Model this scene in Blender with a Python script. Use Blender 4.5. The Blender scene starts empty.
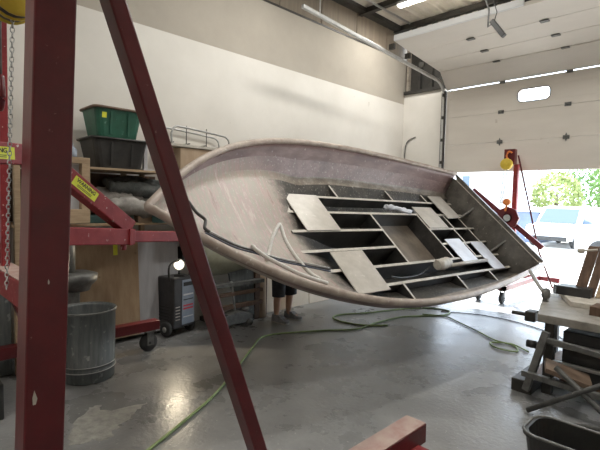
import bpy, bmesh, math, random
from mathutils import Vector, Matrix, Euler
random.seed(7)
COL = bpy.context.scene.collection
PI = math.pi

# ------------------------------------------------------------------ camera
EYE = 1.75
YAW, PITCH, ROLL, FPX = math.radians(45.3), math.radians(-3.25), math.radians(1.4), 444.0
cf = Vector((-math.sin(YAW)*math.cos(PITCH), math.cos(YAW)*math.cos(PITCH), math.sin(PITCH)))
cr0 = Vector((math.cos(YAW), math.sin(YAW), 0))
cu0 = cr0.cross(cf)
cr = cr0*math.cos(ROLL) + cu0*math.sin(ROLL)
cu = -cr0*math.sin(ROLL) + cu0*math.cos(ROLL)
cam_data = bpy.data.cameras.new('camera')
cam = bpy.data.objects.new('camera', cam_data); COL.objects.link(cam)
cam.matrix_world = Matrix(((cr.x, cu.x, -cf.x, 0), (cr.y, cu.y, -cf.y, 0), (cr.z, cu.z, -cf.z, EYE), (0, 0, 0, 1)))
cam_data.sensor_width = 36; cam_data.lens = FPX/600*36; cam_data.clip_end = 300; cam_data.clip_start = 0.05
bpy.context.scene.camera = cam

# ------------------------------------------------------------------ materials
def mat(name, c1, c2=None, rough=.6, metal=0, scale=4, bump=0, spec=.5, rlo=None, stretch=None, detail=6, c3=None, lo=.35, hi=.65, emit=None, es=0, wash=None, bscale=None):
    m = bpy.data.materials.new(name); m.use_nodes = True
    nt = m.node_tree; b = nt.nodes['Principled BSDF']
    b.inputs['Metallic'].default_value = metal; b.inputs['Roughness'].default_value = rough
    b.inputs['Specular IOR Level'].default_value = spec
    b.inputs['Base Color'].default_value = (*c1, 1)
    if emit: b.inputs['Emission Color'].default_value = (*emit, 1); b.inputs['Emission Strength'].default_value = es
    if c2 is None and not bump: return m
    tc = nt.nodes.new('ShaderNodeTexCoord'); mp = nt.nodes.new('ShaderNodeMapping')
    nt.links.new(tc.outputs['Object'], mp.inputs['Vector'])
    if stretch: mp.inputs['Scale'].default_value = stretch
    n = nt.nodes.new('ShaderNodeTexNoise'); n.inputs['Scale'].default_value = scale; n.inputs['Detail'].default_value = detail
    n.inputs['Roughness'].default_value = .65
    nt.links.new(mp.outputs['Vector'], n.inputs['Vector'])
    if c2:
        r = nt.nodes.new('ShaderNodeValToRGB')
        r.color_ramp.elements[0].position = lo; r.color_ramp.elements[0].color = (*c1, 1)
        r.color_ramp.elements[1].position = hi; r.color_ramp.elements[1].color = (*c2, 1)
        if c3:
            e = r.color_ramp.elements.new((lo+hi)/2); e.color = (*c3, 1)
        nt.links.new(n.outputs['Fac'], r.inputs['Fac']); out = r.outputs['Color']
        if wash:      # fine speckle on top: (colour, scale, threshold)
            n2 = nt.nodes.new('ShaderNodeTexNoise'); n2.inputs['Scale'].default_value = wash[1]; n2.inputs['Detail'].default_value = 4
            nt.links.new(tc.outputs['Object'], n2.inputs['Vector'])
            r2 = nt.nodes.new('ShaderNodeValToRGB'); r2.color_ramp.elements[0].position = wash[2]; r2.color_ramp.elements[1].position = wash[2]+.08
            nt.links.new(n2.outputs['Fac'], r2.inputs['Fac'])
            mx = nt.nodes.new('ShaderNodeMix'); mx.data_type = 'RGBA'
            nt.links.new(r2.outputs['Color'], mx.inputs[0]); nt.links.new(out, mx.inputs[6]); mx.inputs[7].default_value = (*wash[0], 1)
            out = mx.outputs[2]
        nt.links.new(out, b.inputs['Base Color'])
    if rlo is not None:
        mr = nt.nodes.new('ShaderNodeMapRange'); mr.inputs['From Min'].default_value = .3; mr.inputs['From Max'].default_value = .7
        mr.inputs['To Min'].default_value = rlo; mr.inputs['To Max'].default_value = rough
        nt.links.new(n.outputs['Fac'], mr.inputs['Value']); nt.links.new(mr.outputs['Result'], b.inputs['Roughness'])
    if bump:
        bp = nt.nodes.new('ShaderNodeBump'); bp.inputs['Strength'].default_value = bump; bp.inputs['Distance'].default_value = .02
        hn = n
        if bscale:
            hn = nt.nodes.new('ShaderNodeTexNoise'); hn.inputs['Scale'].default_value = bscale; hn.inputs['Detail'].default_value = 6
            nt.links.new(tc.outputs['Object'], hn.inputs['Vector'])
        nt.links.new(hn.outputs['Fac'], bp.inputs['Height']); nt.links.new(bp.outputs['Normal'], b.inputs['Normal'])
    return m

M = {}
M['red'] = mat('red_paint', (.075,.004,.007), (.115,.008,.011), rough=.33, scale=7, bump=.08, wash=((.3,.14,.13), 45, .71))
M['reddust'] = mat('dusty_red_paint', (.20,.010,.015), (.28,.028,.032), rough=.5, scale=10, bump=.1, wash=((.6,.5,.45), 40, .66))
M['floor'] = mat('sealed_concrete', (.17,.17,.168), (.29,.288,.284), rough=.42, rlo=.18, scale=1.1, detail=12, bump=.16, bscale=26, c3=(.225,.225,.222), wash=((.46,.455,.44), 38, .655))
M['dusty_top'] = mat('dust_caked_red_paint', (.34,.20,.175), (.46,.36,.31), rough=.7, scale=9, bump=.1)
M['bench_top'] = mat('grimy_bench_top', (.20,.185,.16), (.32,.30,.265), rough=.6, scale=6, bump=.1)
M['dark_tube'] = mat('scuffed_dark_tube', (.05,.05,.048), (.10,.10,.095), rough=.5, metal=.3, scale=14, bump=.1, wash=((.3,.29,.27), 30, .68))
M['patch'] = mat('dried_slurry_on_concrete', (.22,.218,.20), (.38,.37,.335), rough=.6, scale=16, bump=.2)
M['ground'] = mat('sunlit_concrete', (.55,.53,.5), (.68,.66,.62), rough=.9, scale=.6)
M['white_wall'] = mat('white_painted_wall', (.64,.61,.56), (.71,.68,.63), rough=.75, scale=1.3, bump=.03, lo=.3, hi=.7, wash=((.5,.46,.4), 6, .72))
M['grey_wall'] = mat('greyer_upper_wall', (.36,.325,.275), (.41,.37,.315), rough=.85, scale=1.5, lo=.3, hi=.7)  # greyer tone for the left wall above its white part
M['fascia'] = mat('taupe_steel_cladding', (.20,.165,.125), (.26,.215,.165), rough=.7, scale=2, stretch=(1,5,.3))
M['dark_steel'] = mat('dark_steel', (.035,.033,.03), (.06,.056,.05), rough=.5, metal=.4, scale=8)
M['deck'] = mat('galvanised_roof_deck', (.58,.54,.47), (.68,.64,.57), rough=.5, metal=.1, scale=3)
M['galv'] = mat('galvanised_steel', (.38,.38,.37), (.5,.5,.49), rough=.4, metal=.7, scale=12)
M['door'] = mat('cream_door_panel', (.62,.575,.515), (.69,.645,.58), rough=.6, scale=1.2, stretch=(.6,1,2.5), lo=.3, hi=.7, wash=((.48,.42,.35), 5, .73))
M['grey_metal'] = mat('grey_metal', (.11,.11,.105), (.2,.2,.19), rough=.5, metal=.5, scale=14, bump=.15)
M['drum'] = mat('scuffed_grey_plastic', (.075,.085,.085), (.14,.15,.15), rough=.5, scale=5, stretch=(5,5,.6), bump=.12, wash=((.24,.25,.24), 14, .63))
M['black'] = mat('black_plastic', (.018,.018,.018), (.035,.034,.032), rough=.45, scale=8, bump=.08)
M['rubber'] = mat('rubber', (.02,.02,.02), (.04,.04,.04), rough=.8, scale=10)
M['green_tote'] = mat('green_plastic', (.012,.075,.045), (.022,.12,.075), rough=.45, scale=6, wash=((.10,.22,.17), 18, .68))
M['brown_rim'] = mat('dusty_brown_rim', (.14,.09,.06), (.2,.14,.1), rough=.6, scale=9)
M['wood'] = mat('pale_timber', (.34,.24,.15), (.46,.34,.22), rough=.7, scale=5, stretch=(1,1,8), bump=.1)
M['ply'] = mat('tan_plywood', (.33,.22,.13), (.44,.32,.2), rough=.65, scale=3, stretch=(1,4,1), wash=((.15,.1,.06), 9, .7))
M['brown_wood'] = mat('dark_brown_wood', (.075,.04,.024), (.13,.075,.045), rough=.6, scale=4, stretch=(8,8,1), bump=.2)
M['pale_ply'] = mat('pale_grey_laminate', (.42,.385,.335), (.52,.48,.425), rough=.4, scale=5, wash=((.62,.59,.54), 20, .66))
M['blue_ply'] = mat('bluish_white_laminate', (.55,.56,.60), (.68,.69,.73), rough=.35, scale=5)
M['white_sheet'] = mat('white_board', (.42,.42,.44), (.52,.52,.54), rough=.6, scale=4, stretch=(1,4,.6))
M['card'] = mat('cardboard', (.42,.31,.21), (.50,.38,.27), rough=.8, scale=3, stretch=(4,4,1))
M['card_pale'] = mat('pale_board', (.70,.60,.47), (.80,.71,.58), rough=.75, scale=3)
M['yellow'] = mat('yellow_label', (.62,.64,.03), (.72,.74,.06), rough=.5, scale=20)
M['yellow_paint'] = mat('yellow_hoist_paint', (.55,.38,.03), (.68,.5,.06), rough=.4, scale=12)
M['orange'] = mat('orange_paint', (.6,.16,.03), (.7,.22,.05), rough=.5, scale=12)
M['ink'] = mat('black_ink', (.02,.02,.02), rough=.6)
M['fabric_dark'] = mat('charcoal_cloth', (.035,.04,.04), (.12,.125,.12), rough=.9, scale=9, bump=.6)
M['fabric_pale'] = mat('dusty_pale_cloth', (.22,.205,.19), (.38,.36,.33), rough=.9, scale=7, bump=.6)
M['teal'] = mat('dark_teal_plastic', (.02,.06,.06), (.04,.1,.09), rough=.5, scale=9)
M['tank'] = mat('pale_olive_tank', (.25,.25,.185), (.35,.345,.26), rough=.45, scale=6)
M['welder_blue'] = mat('blue_grey_panel', (.24,.29,.37), (.32,.37,.45), rough=.5, scale=7)
M['welder_dark'] = mat('dark_painted_case', (.028,.027,.029), (.05,.048,.05), rough=.5, scale=10)
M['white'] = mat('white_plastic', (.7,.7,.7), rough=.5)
M['stripe_red'] = mat('red_stripe', (.6,.05,.07), rough=.5)
M['hose'] = mat('green_hose', (.20,.28,.10), (.28,.36,.15), rough=.5, scale=20)
M['rope'] = mat('white_rope', (.55,.53,.49), (.68,.66,.62), rough=.8, scale=60)
M['cable'] = mat('dark_blue_cable', (.035,.045,.07), (.07,.085,.12), rough=.5, scale=20)
M['skin'] = mat('skin', (.42,.24,.16), (.48,.29,.2), rough=.55, scale=9)
M['hair'] = mat('dark_hair', (.03,.02,.015), rough=.7)
M['shirt'] = mat('grey_tshirt', (.12,.12,.13), (.17,.17,.18), rough=.9, scale=14)
M['shorts'] = mat('dark_shorts', (.018,.02,.024), (.035,.037,.043), rough=.85, scale=14)
M['shoe'] = mat('grey_shoes', (.12,.12,.13), (.22,.22,.23), rough=.7, scale=20)
M['sole'] = mat('pale_sole', (.4,.39,.36), rough=.7)
# boat
M['topside'] = mat('maroon_grey_laminate', (.14,.085,.08), (.25,.17,.16), rough=.5, scale=4, stretch=(1,.5,1.6), bump=.1, c3=(.19,.12,.11), wash=((.34,.27,.25), 16, .66))
M['liner'] = mat('sprayed_pinkish_laminate', (.40,.30,.275), (.56,.52,.44), rough=.5, scale=3.2, stretch=(1.6,.8,1), bump=.15, c3=(.47,.425,.38), wash=((.40,.40,.31), 11, .6))
M['transom'] = mat('grey_brown_laminate', (.07,.064,.055), (.14,.128,.11), rough=.4, scale=5, bump=.15, wash=((.3,.28,.24), 26, .66))
M['bilge'] = mat('dark_resin_laminate', (.020,.019,.018), (.055,.051,.046), rough=.33, scale=5, bump=.15, wash=((.13,.12,.10), 26, .68))
M['lip'] = mat('pale_laminate_edge', (.40,.37,.32), (.56,.52,.46), rough=.6, scale=12)
M['ledge'] = mat('brown_speckled_laminate', (.21,.175,.14), (.35,.31,.26), rough=.5, scale=9, bump=.15, wash=((.5,.47,.42), 28, .64))
M['rail'] = mat('dusty_tan_gunwale', (.30,.235,.195), (.45,.38,.325), rough=.5, scale=6, bump=.08, wash=((.58,.54,.5), 24, .66))
M['well'] = mat('brown_stained_laminate', (.10,.08,.06), (.2,.165,.13), rough=.4, scale=4, bump=.1)
M['hull_out'] = mat('grey_hull_laminate', (.3,.29,.27), (.4,.39,.36), rough=.5, scale=4)
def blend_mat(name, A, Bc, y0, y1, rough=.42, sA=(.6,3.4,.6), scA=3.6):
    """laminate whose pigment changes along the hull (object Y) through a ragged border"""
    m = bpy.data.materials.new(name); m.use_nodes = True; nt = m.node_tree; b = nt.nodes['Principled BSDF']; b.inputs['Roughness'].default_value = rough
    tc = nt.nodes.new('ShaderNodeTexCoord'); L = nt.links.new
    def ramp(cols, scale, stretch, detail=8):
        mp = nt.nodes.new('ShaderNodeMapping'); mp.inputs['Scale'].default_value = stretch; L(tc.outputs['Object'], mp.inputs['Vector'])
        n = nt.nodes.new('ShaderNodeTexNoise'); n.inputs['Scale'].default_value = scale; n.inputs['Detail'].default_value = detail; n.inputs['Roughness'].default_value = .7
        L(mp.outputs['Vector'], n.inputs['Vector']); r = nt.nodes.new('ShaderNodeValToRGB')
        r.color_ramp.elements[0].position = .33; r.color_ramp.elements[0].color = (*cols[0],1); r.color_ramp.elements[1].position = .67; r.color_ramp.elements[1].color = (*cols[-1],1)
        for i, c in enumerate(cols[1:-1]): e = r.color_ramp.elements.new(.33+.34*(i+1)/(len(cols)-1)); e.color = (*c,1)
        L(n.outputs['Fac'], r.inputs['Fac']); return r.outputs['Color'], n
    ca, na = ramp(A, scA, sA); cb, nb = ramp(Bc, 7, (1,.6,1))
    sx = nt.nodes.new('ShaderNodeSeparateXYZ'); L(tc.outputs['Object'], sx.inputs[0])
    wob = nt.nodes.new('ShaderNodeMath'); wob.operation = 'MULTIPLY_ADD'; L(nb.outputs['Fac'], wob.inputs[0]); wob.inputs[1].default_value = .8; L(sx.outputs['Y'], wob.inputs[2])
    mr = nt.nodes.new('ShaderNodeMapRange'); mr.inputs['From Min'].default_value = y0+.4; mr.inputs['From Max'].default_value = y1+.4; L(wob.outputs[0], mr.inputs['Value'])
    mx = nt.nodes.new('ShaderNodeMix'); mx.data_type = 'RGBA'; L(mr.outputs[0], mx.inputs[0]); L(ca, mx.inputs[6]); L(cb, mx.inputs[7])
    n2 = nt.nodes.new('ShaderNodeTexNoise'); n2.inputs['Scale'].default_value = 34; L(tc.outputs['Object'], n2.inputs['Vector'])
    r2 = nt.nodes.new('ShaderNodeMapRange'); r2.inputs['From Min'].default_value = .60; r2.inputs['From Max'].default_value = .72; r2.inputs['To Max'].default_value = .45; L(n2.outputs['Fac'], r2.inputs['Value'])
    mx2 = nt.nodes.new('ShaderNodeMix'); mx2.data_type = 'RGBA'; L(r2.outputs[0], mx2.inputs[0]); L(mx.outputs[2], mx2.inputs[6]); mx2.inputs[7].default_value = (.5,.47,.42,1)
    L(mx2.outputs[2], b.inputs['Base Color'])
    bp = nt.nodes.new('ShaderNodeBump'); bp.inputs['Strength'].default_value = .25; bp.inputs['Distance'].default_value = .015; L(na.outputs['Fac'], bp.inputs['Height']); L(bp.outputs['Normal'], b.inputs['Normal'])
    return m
LIN = [(.25,.19,.165),(.40,.285,.26),(.30,.29,.235),(.37,.26,.245),(.46,.41,.37)]
M['bow_band'] = blend_mat('pink_to_maroon_laminate', LIN, [(.16,.105,.10),(.22,.15,.14),(.28,.19,.18)], .9, 2.0)
M['bow_ledge'] = blend_mat('pink_to_brown_laminate', LIN, [(.13,.105,.085),(.22,.185,.15),(.34,.31,.26)], 1.6, 2.3)
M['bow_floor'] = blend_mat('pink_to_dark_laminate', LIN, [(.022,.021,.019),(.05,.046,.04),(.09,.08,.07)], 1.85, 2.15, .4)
# outside
M['leaf'] = mat('leaves', (.06,.13,.03), (.16,.26,.07), rough=.8, scale=3)
M['leaf_pale'] = mat('pale_leaves', (.24,.30,.10), (.36,.40,.16), rough=.8, scale=3)
M['bark'] = mat('bark', (.1,.07,.05), (.18,.13,.1), rough=.9, scale=8)
M['stucco'] = mat('pale_render', (.6,.6,.62), (.68,.68,.7), rough=.9, scale=2)
M['blue_wall'] = mat('light_blue_cladding', (.12,.15,.24), (.16,.20,.30), rough=.8, scale=2)
M['car_white'] = mat('white_car_paint', (.75,.75,.76), rough=.25)
M['car_blue'] = mat('pale_blue_car_paint', (.32,.40,.52), rough=.25)
M['dark_glass'] = mat('dark_glass', (.07,.10,.14), rough=.1)

def glass():
    m = bpy.data.materials.new('window_glass'); m.use_nodes = True; nt = m.node_tree
    nt.nodes.remove(nt.nodes['Principled BSDF']); out = nt.nodes['Material Output']
    t = nt.nodes.new('ShaderNodeBsdfTransparent'); g = nt.nodes.new('ShaderNodeBsdfGlossy'); g.inputs['Roughness'].default_value = .05
    x = nt.nodes.new('ShaderNodeMixShader'); x.inputs[0].default_value = .08
    nt.links.new(t.outputs[0], x.inputs[1]); nt.links.new(g.outputs[0], x.inputs[2]); nt.links.new(x.outputs[0], out.inputs['Surface'])
    return m
M['glass'] = glass()
def emis(name, c, s):
    m = bpy.data.materials.new(name); m.use_nodes = True; b = m.node_tree.nodes['Principled BSDF']
    b.inputs['Base Color'].default_value = (.8,.8,.8,1); b.inputs['Emission Color'].default_value = (*c,1); b.inputs['Emission Strength'].default_value = s
    return m
M['tube_light'] = emis('fluorescent_diffuser', (1,.96,.88), 9)
M['bulb'] = emis('halogen_bulb', (1,.9,.72), 7)

# ------------------------------------------------------------------ mesh helpers
class B:
    def __init__(s): s.bm = bmesh.new(); s.mi = 0
    def _m(s, f): 
        for x in f: x.material_index = s.mi
    def box(s, lo, hi, rot=None, about=None):
        lo, hi = Vector(lo), Vector(hi)
        r = bmesh.ops.create_cube(s.bm, size=1)
        mtx = Matrix.Translation((lo+hi)/2) @ Matrix.Diagonal((*(hi-lo), 1))
        if rot: 
            a = Vector(about) if about else (lo+hi)/2
            mtx = Matrix.Translation(a) @ Euler(rot).to_matrix().to_4x4() @ Matrix.Translation(-a) @ mtx
        bmesh.ops.transform(s.bm, matrix=mtx, verts=r['verts'])
        s._m({f for v in r['verts'] for f in v.link_faces}); return s
    def beam(s, p, q, w, h, up=(0,0,1)):
        p, q = Vector(p), Vector(q); d = (q-p); L = d.length; y = d.normalized()
        x = y.cross(Vector(up)).normalized(); z = x.cross(y)
        r = bmesh.ops.create_cube(s.bm, size=1)
        R = Matrix((x, y, z)).transposed().to_4x4()
        bmesh.ops.transform(s.bm, matrix=Matrix.Translation((p+q)/2) @ R @ Matrix.Diagonal((w, L, h, 1)), verts=r['verts'])
        s._m({f for v in r['verts'] for f in v.link_faces}); return s
    def tube(s, pts, r, n=8, closed=False):
        pts = [Vector(p) for p in pts]; N = len(pts); rings = []
        for i, p in enumerate(pts):
            a = pts[(i-1) % N] if (closed or i) else p; b = pts[(i+1) % N] if (closed or i < N-1) else p
            d = (b-a).normalized(); u = Vector((0,0,1)) if abs(d.z) < .95 else Vector((1,0,0))
            x = d.cross(u).normalized(); z = x.cross(d)
            rr = r[i] if isinstance(r, (list, tuple)) else r
            rings.append([s.bm.verts.new(p + x*rr*math.cos(2*PI*k/n) + z*rr*math.sin(2*PI*k/n)) for k in range(n)])
        fs = []
        for i in range(N if closed else N-1):
            A, Bq = rings[i], rings[(i+1) % N]
            for k in range(n): fs.append(s.bm.faces.new((A[k], A[(k+1)%n], Bq[(k+1)%n], Bq[k])))
        for f in fs: f.smooth = True
        if not closed: fs.append(s.bm.faces.new(rings[0][::-1])); fs.append(s.bm.faces.new(rings[-1]))
        s._m(fs); return s
    def lathe(s, prof, c=(0,0,0), n=24, axis='z', smooth=True):
        c = Vector(c); rings = []
        for (r, h) in prof:
            ring = []
            for k in range(n):
                a = 2*PI*k/n; x, y = r*math.cos(a), r*math.sin(a)
                v = {'z': (x,y,h), 'x': (h,x,y), 'y': (y,h,x)}[axis]
                ring.append(s.bm.verts.new(c+Vector(v)))
            rings.append(ring)
        fs = []
        for A, Bq in zip(rings, rings[1:]):
            for k in range(n):
                f = s.bm.faces.new((A[k], A[(k+1)%n], Bq[(k+1)%n], Bq[k])); f.smooth = smooth; fs.append(f)
        if prof[0][0] > 1e-4: fs.append(s.bm.faces.new(rings[0][::-1]))
        if prof[-1][0] > 1e-4: fs.append(s.bm.faces.new(rings[-1]))
        s._m(fs); return s
    def prism(s, pts, d):
        """closed polygon pts (3D) extruded by vector d"""
        a = [s.bm.verts.new(Vector(p)) for p in pts]; b = [s.bm.verts.new(Vector(p)+Vector(d)) for p in pts]
        fs = [s.bm.faces.new(a), s.bm.faces.new(b[::-1])]; n = len(pts)
        for i in range(n): fs.append(s.bm.faces.new((a[i], b[i], b[(i+1)%n], a[(i+1)%n])))
        s._m(fs); return s
    def grid(s, rows, smooth=True):
        vs = [[s.bm.verts.new(Vector(p)) for p in r] for r in rows]; fs = []
        for i in range(len(vs)-1):
            for j in range(len(vs[0])-1):
                f = s.bm.faces.new((vs[i][j], vs[i][j+1], vs[i+1][j+1], vs[i+1][j])); f.smooth = smooth; fs.append(f)
        s._m(fs); return fs
    def noise(s, amt, seed=0):
        rnd = random.Random(seed)
        for v in s.bm.verts: v.co += Vector((rnd.uniform(-1,1), rnd.uniform(-1,1), rnd.uniform(-1,1)))*amt
        return s
    def obj(s, name, m, parent=None, bevel=0, weld=False, loc=None):
        if weld: bmesh.ops.remove_doubles(s.bm, verts=s.bm.verts, dist=.0005)
        bmesh.ops.recalc_face_normals(s.bm, faces=s.bm.faces)
        me = bpy.data.meshes.new(name)
        if loc is not None: bmesh.ops.translate(s.bm, verts=s.bm.verts, vec=-Vector(loc))
        s.bm.to_mesh(me); s.bm.free()
        for q in (m if isinstance(m, (list, tuple)) else [m]): me.materials.append(M[q])
        o = bpy.data.objects.new(name, me); COL.objects.link(o)
        if parent is not None: o.parent = parent
        if loc is not None: o.location = loc
        if bevel:
            b = o.modifiers.new('bevel', 'BEVEL'); b.width = bevel; b.segments = 2; b.limit_method = 'ANGLE'
        return o

def tag(o, label=None, cat=None, group=None, kind=None):
    if label: o['label'] = label
    if cat: o['category'] = cat
    if group: o['group'] = group
    if kind: o['kind'] = kind
    return o
def empty(name, label, cat, loc=(0,0,0), rz=0, group=None, kind=None):
    o = bpy.data.objects.new(name, None); COL.objects.link(o); o.location = loc; o.rotation_euler = (0,0,rz); o.empty_display_size = .2
    return tag(o, label, cat, group, kind)
def struct(name, b, m, bevel=0, parent=None):
    o = b.obj(name, m, parent, bevel)
    if parent is None: o['kind'] = 'structure'
    return o
def smooth_pts(pts, k=6, closed=False):
    pts = [Vector(p) for p in pts]; out = []; n = len(pts)
    rng = range(n if closed else n-1)
    for i in rng:
        if closed: p0, p1, p2, p3 = pts[(i-1)%n], pts[i], pts[(i+1)%n], pts[(i+2)%n]
        else: p0, p1, p2, p3 = pts[max(i-1,0)], pts[i], pts[i+1], pts[min(i+2,n-1)]
        for j in range(k):
            t = j/k
            out.append(.5*((2*p1)+(p2-p0)*t+(2*p0-5*p1+4*p2-p3)*t*t+(3*p1-p0-3*p2+p3)*t**3))
    if not closed: out.append(pts[-1])
    return out
def lettering(txt, size, m, parent, mtx, name='lettering', depth=.0006):
    cu_ = bpy.data.curves.new(name, 'FONT'); cu_.body = txt; cu_.size = size; cu_.align_x = 'CENTER'; cu_.align_y = 'CENTER'; cu_.extrude = depth; cu_.offset = size*.02
    t = bpy.data.objects.new(name+'_src', cu_); COL.objects.link(t)
    bpy.context.view_layer.update()
    me = bpy.data.meshes.new_from_object(t.evaluated_get(bpy.context.evaluated_depsgraph_get()))
    bpy.data.objects.remove(t)
    me.materials.clear(); me.materials.append(M[m]); me.transform(mtx)
    o = bpy.data.objects.new(name, me); COL.objects.link(o); o.parent = parent
    return o

# ------------------------------------------------------------------ the building
WX, WY = -5.45, 8.5            # left wall plane, door wall plane
RX, FY = 4.0, -3.5             # right wall, wall behind the viewer
DX0, DX1, DB = -4.45, .45, 2.37  # door opening and the height of its bottom edge
b = B(); b.box((WX-.3, FY-.3, -.2), (RX+.3, WY+.12, 0)); struct('floor', b, 'floor')
b = B(); b.box((-45, WY+.12, -.2), (30, 75, -.015)); struct('ground', b, 'ground')
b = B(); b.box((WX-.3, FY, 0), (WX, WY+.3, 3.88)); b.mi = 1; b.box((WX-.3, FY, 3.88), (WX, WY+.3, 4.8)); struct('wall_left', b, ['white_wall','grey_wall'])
b = B(); b.box((WX-.35, FY, 4.8), (WX-.1, WY+.3, 5.42))
for i in range(12): b.box((WX-.1, FY+.4+i*1.0, 4.8), (WX-.085, FY+.42+i*1.0, 5.42))
struct('trim_1', b, 'fascia')
b = B(); b.box((WX-.12, FY, 5.38), (WX+.06, WY+.3, 5.46)); b.box((WX-.1, FY, 4.8), (WX+.01, WY, 4.83)); struct('trim_2', b, 'dark_steel')
# door wall: left of the opening, above it, right of it
b = B(); b.box((WX, WY, 0), (DX0-.04, WY+.2, 4.08)); struct('wall_back', b, 'white_wall')
b = B(); b.box((WX, WY+.05, 4.08), (RX, WY+.2, 5.6)); struct('wall_back_upper', b, 'dark_steel')
b = B(); b.box((DX1+.04, WY, 0), (RX, WY+.2, 4.08)); struct('wall_back_right', b, 'white_wall')
for i, x in enumerate((-5.38, -5.1, -4.82)):
    b = B(); b.box((x, WY-.04, 4.08), (x+.05, WY+.05, 5.42)); struct('trim_%d' % (3+i), b, 'ledge' if i == 0 else 'dark_steel')
b = B(); b.box((WX+.02, WY-.06, 4.08), (DX0-.1, WY+.05, 4.14)); struct('trim_6', b, 'dark_steel')
b = B(); b.box((RX, FY, 0), (RX+.3, WY+.3, 5.8)); struct('wall_right', b, 'white_wall')
b = B(); b.box((WX-.3, FY-.3, 0), (RX+.3, FY, 5.8)); struct('wall_front', b, 'white_wall')
# corrugated roof deck
rows = []
xs = []; x = WX-.4
while x < RX+.3:
    xs += [(x, 5.46), (x+.05, 5.50), (x+.12, 5.50), (x+.17, 5.46)]; x += .24
rows = [[(px, y, z) for px, z in xs] for y in (FY-.3, WY+.3)]
b = B(); b.grid(rows, smooth=False)
top = [[(px, y, 5.7) for px, z in xs] for y in (FY-.3, WY+.3)]; b.grid(top, False)
struct('ceiling', b, 'deck')
for i, y in enumerate((8.2, 7.0, 5.8, 4.6, 3.0, 1.4, -.4, -2.2)):
    b = B(); b.box((WX-.2, y-.025, 5.36), (RX, y+.025, 5.46)); b.box((WX-.2, y-.05, 5.35), (RX, y+.05, 5.362)); struct('trim_%d' % (7+i), b, 'dark_steel')
b = B(); b.tube([(-5.0, 7.9, 5.33), (-5.0, 2, 5.33)], .02); struct('trim_20', b, 'galv')

# ---- sectional overhead door, half raised
door = empty('door_1', None, None, (DX0, WY, 0), 0, None, 'structure')
def dchild(bb, name, m, bevel=0, parent=None):
    o = bb.obj(name, m, None, bevel); o.parent = parent or door; o.matrix_parent_inverse = door.matrix_world.inverted() if False else Matrix.Translation((-DX0, -WY, 0)); return o
zs = [2.37, 2.92, 3.47, 4.02]
path = [(WY, z) for z in zs[:3]] + [(WY, 4.01)]
for i in range(3):
    z0, z1 = zs[i], zs[i+1]-.005
    b = B()
    if i == 2:      # the section with the small window in it
        wx0, wx1, wz0, wz1 = -3.08, -2.52, 3.59, 3.84
        b.box((DX0, WY, z0), (DX1, WY+.05, wz0)); b.box((DX0, WY, wz1), (DX1, WY+.05, z1))
        b.box((DX0, WY, wz0), (wx0, WY+.05, wz1)); b.box((wx1, WY, wz0), (DX1, WY+.05, wz1))
    else: b.box((DX0, WY, z0), (DX1, WY+.05, z1))
    dchild(b, 'door_section', 'door', .004)
# curved and horizontal sections riding back along the track
hp_ = [(WY-.005, 4.021), (8.19, 4.33), (7.66, 4.385), (7.12, 4.44), (6.58, 4.50)]
for (y0, z0), (y1, z1) in zip(hp_, hp_[1:]):
    b = B(); d = Vector((0, y1-y0, z1-z0)); n_ = Vector((0, -(z1-z0), (y1-y0))).normalized()*-1
    if n_.z < 0: n_ = -n_
    g = d.normalized()*.004
    p, q = Vector((DX0, y0, z0))+g, Vector((DX0, y1, z1))-g
    b.prism([p, q, q+n_*.055, p+n_*.055], (DX1-DX0, 0, 0)); dchild(b, 'door_section', 'door', .004)
b = B(); b.box((DX0, 6.545, 4.50), (-2.35, 6.585, 4.60)); dchild(b, 'lit_top_edge', 'white', .01)  # white strip paints the lit look of the top section's edge
# rounded window frame and pane
def rrect(x0, x1, z0, z1, r, y, n=6):
    out = []
    for cx, cz, a0 in ((x1-r, z1-r, 0), (x0+r, z1-r, 90), (x0+r, z0+r, 180), (x1-r, z0+r, 270)):
        for k in range(n+1):
            a = math.radians(a0+90*k/n); out.append(Vector((cx+r*math.cos(a), y, cz+r*math.sin(a))))
    return out
b = B()
o1 = rrect(wx0-.02, wx1+.02, wz0-.02, wz1+.02, .06, WY-.004); i1 = rrect(wx0+.012, wx1-.012, wz0+.012, wz1-.012, .085, WY-.006)
n = len(o1); vo = [b.bm.verts.new(p) for p in o1]; vi = [b.bm.verts.new(p) for p in i1]; vi2 = [b.bm.verts.new(p+Vector((0,.06,0))) for p in i1]
for k in range(n):
    b.bm.faces.new((vo[k], vo[(k+1)%n], vi[(k+1)%n], vi[k])); b.bm.faces.new((vi[k], vi[(k+1)%n], vi2[(k+1)%n], vi2[k]))
# fill behind frame corners
wf = dchild(b, 'window_frame', 'door')
b = B(); b.tube([p-Vector((0,.004,0)) for p in i1], .008, 6, closed=True); sl = dchild(b, 'window_seal', 'dark_steel', parent=wf); sl.matrix_parent_inverse = Matrix.Identity(4)
b = B(); b.bm.faces.new([b.bm.verts.new(p+Vector((0,.03,0))) for p in i1]); pane = dchild(b, 'pane', 'glass', parent=wf); pane.matrix_parent_inverse = Matrix.Identity(4)
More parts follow.
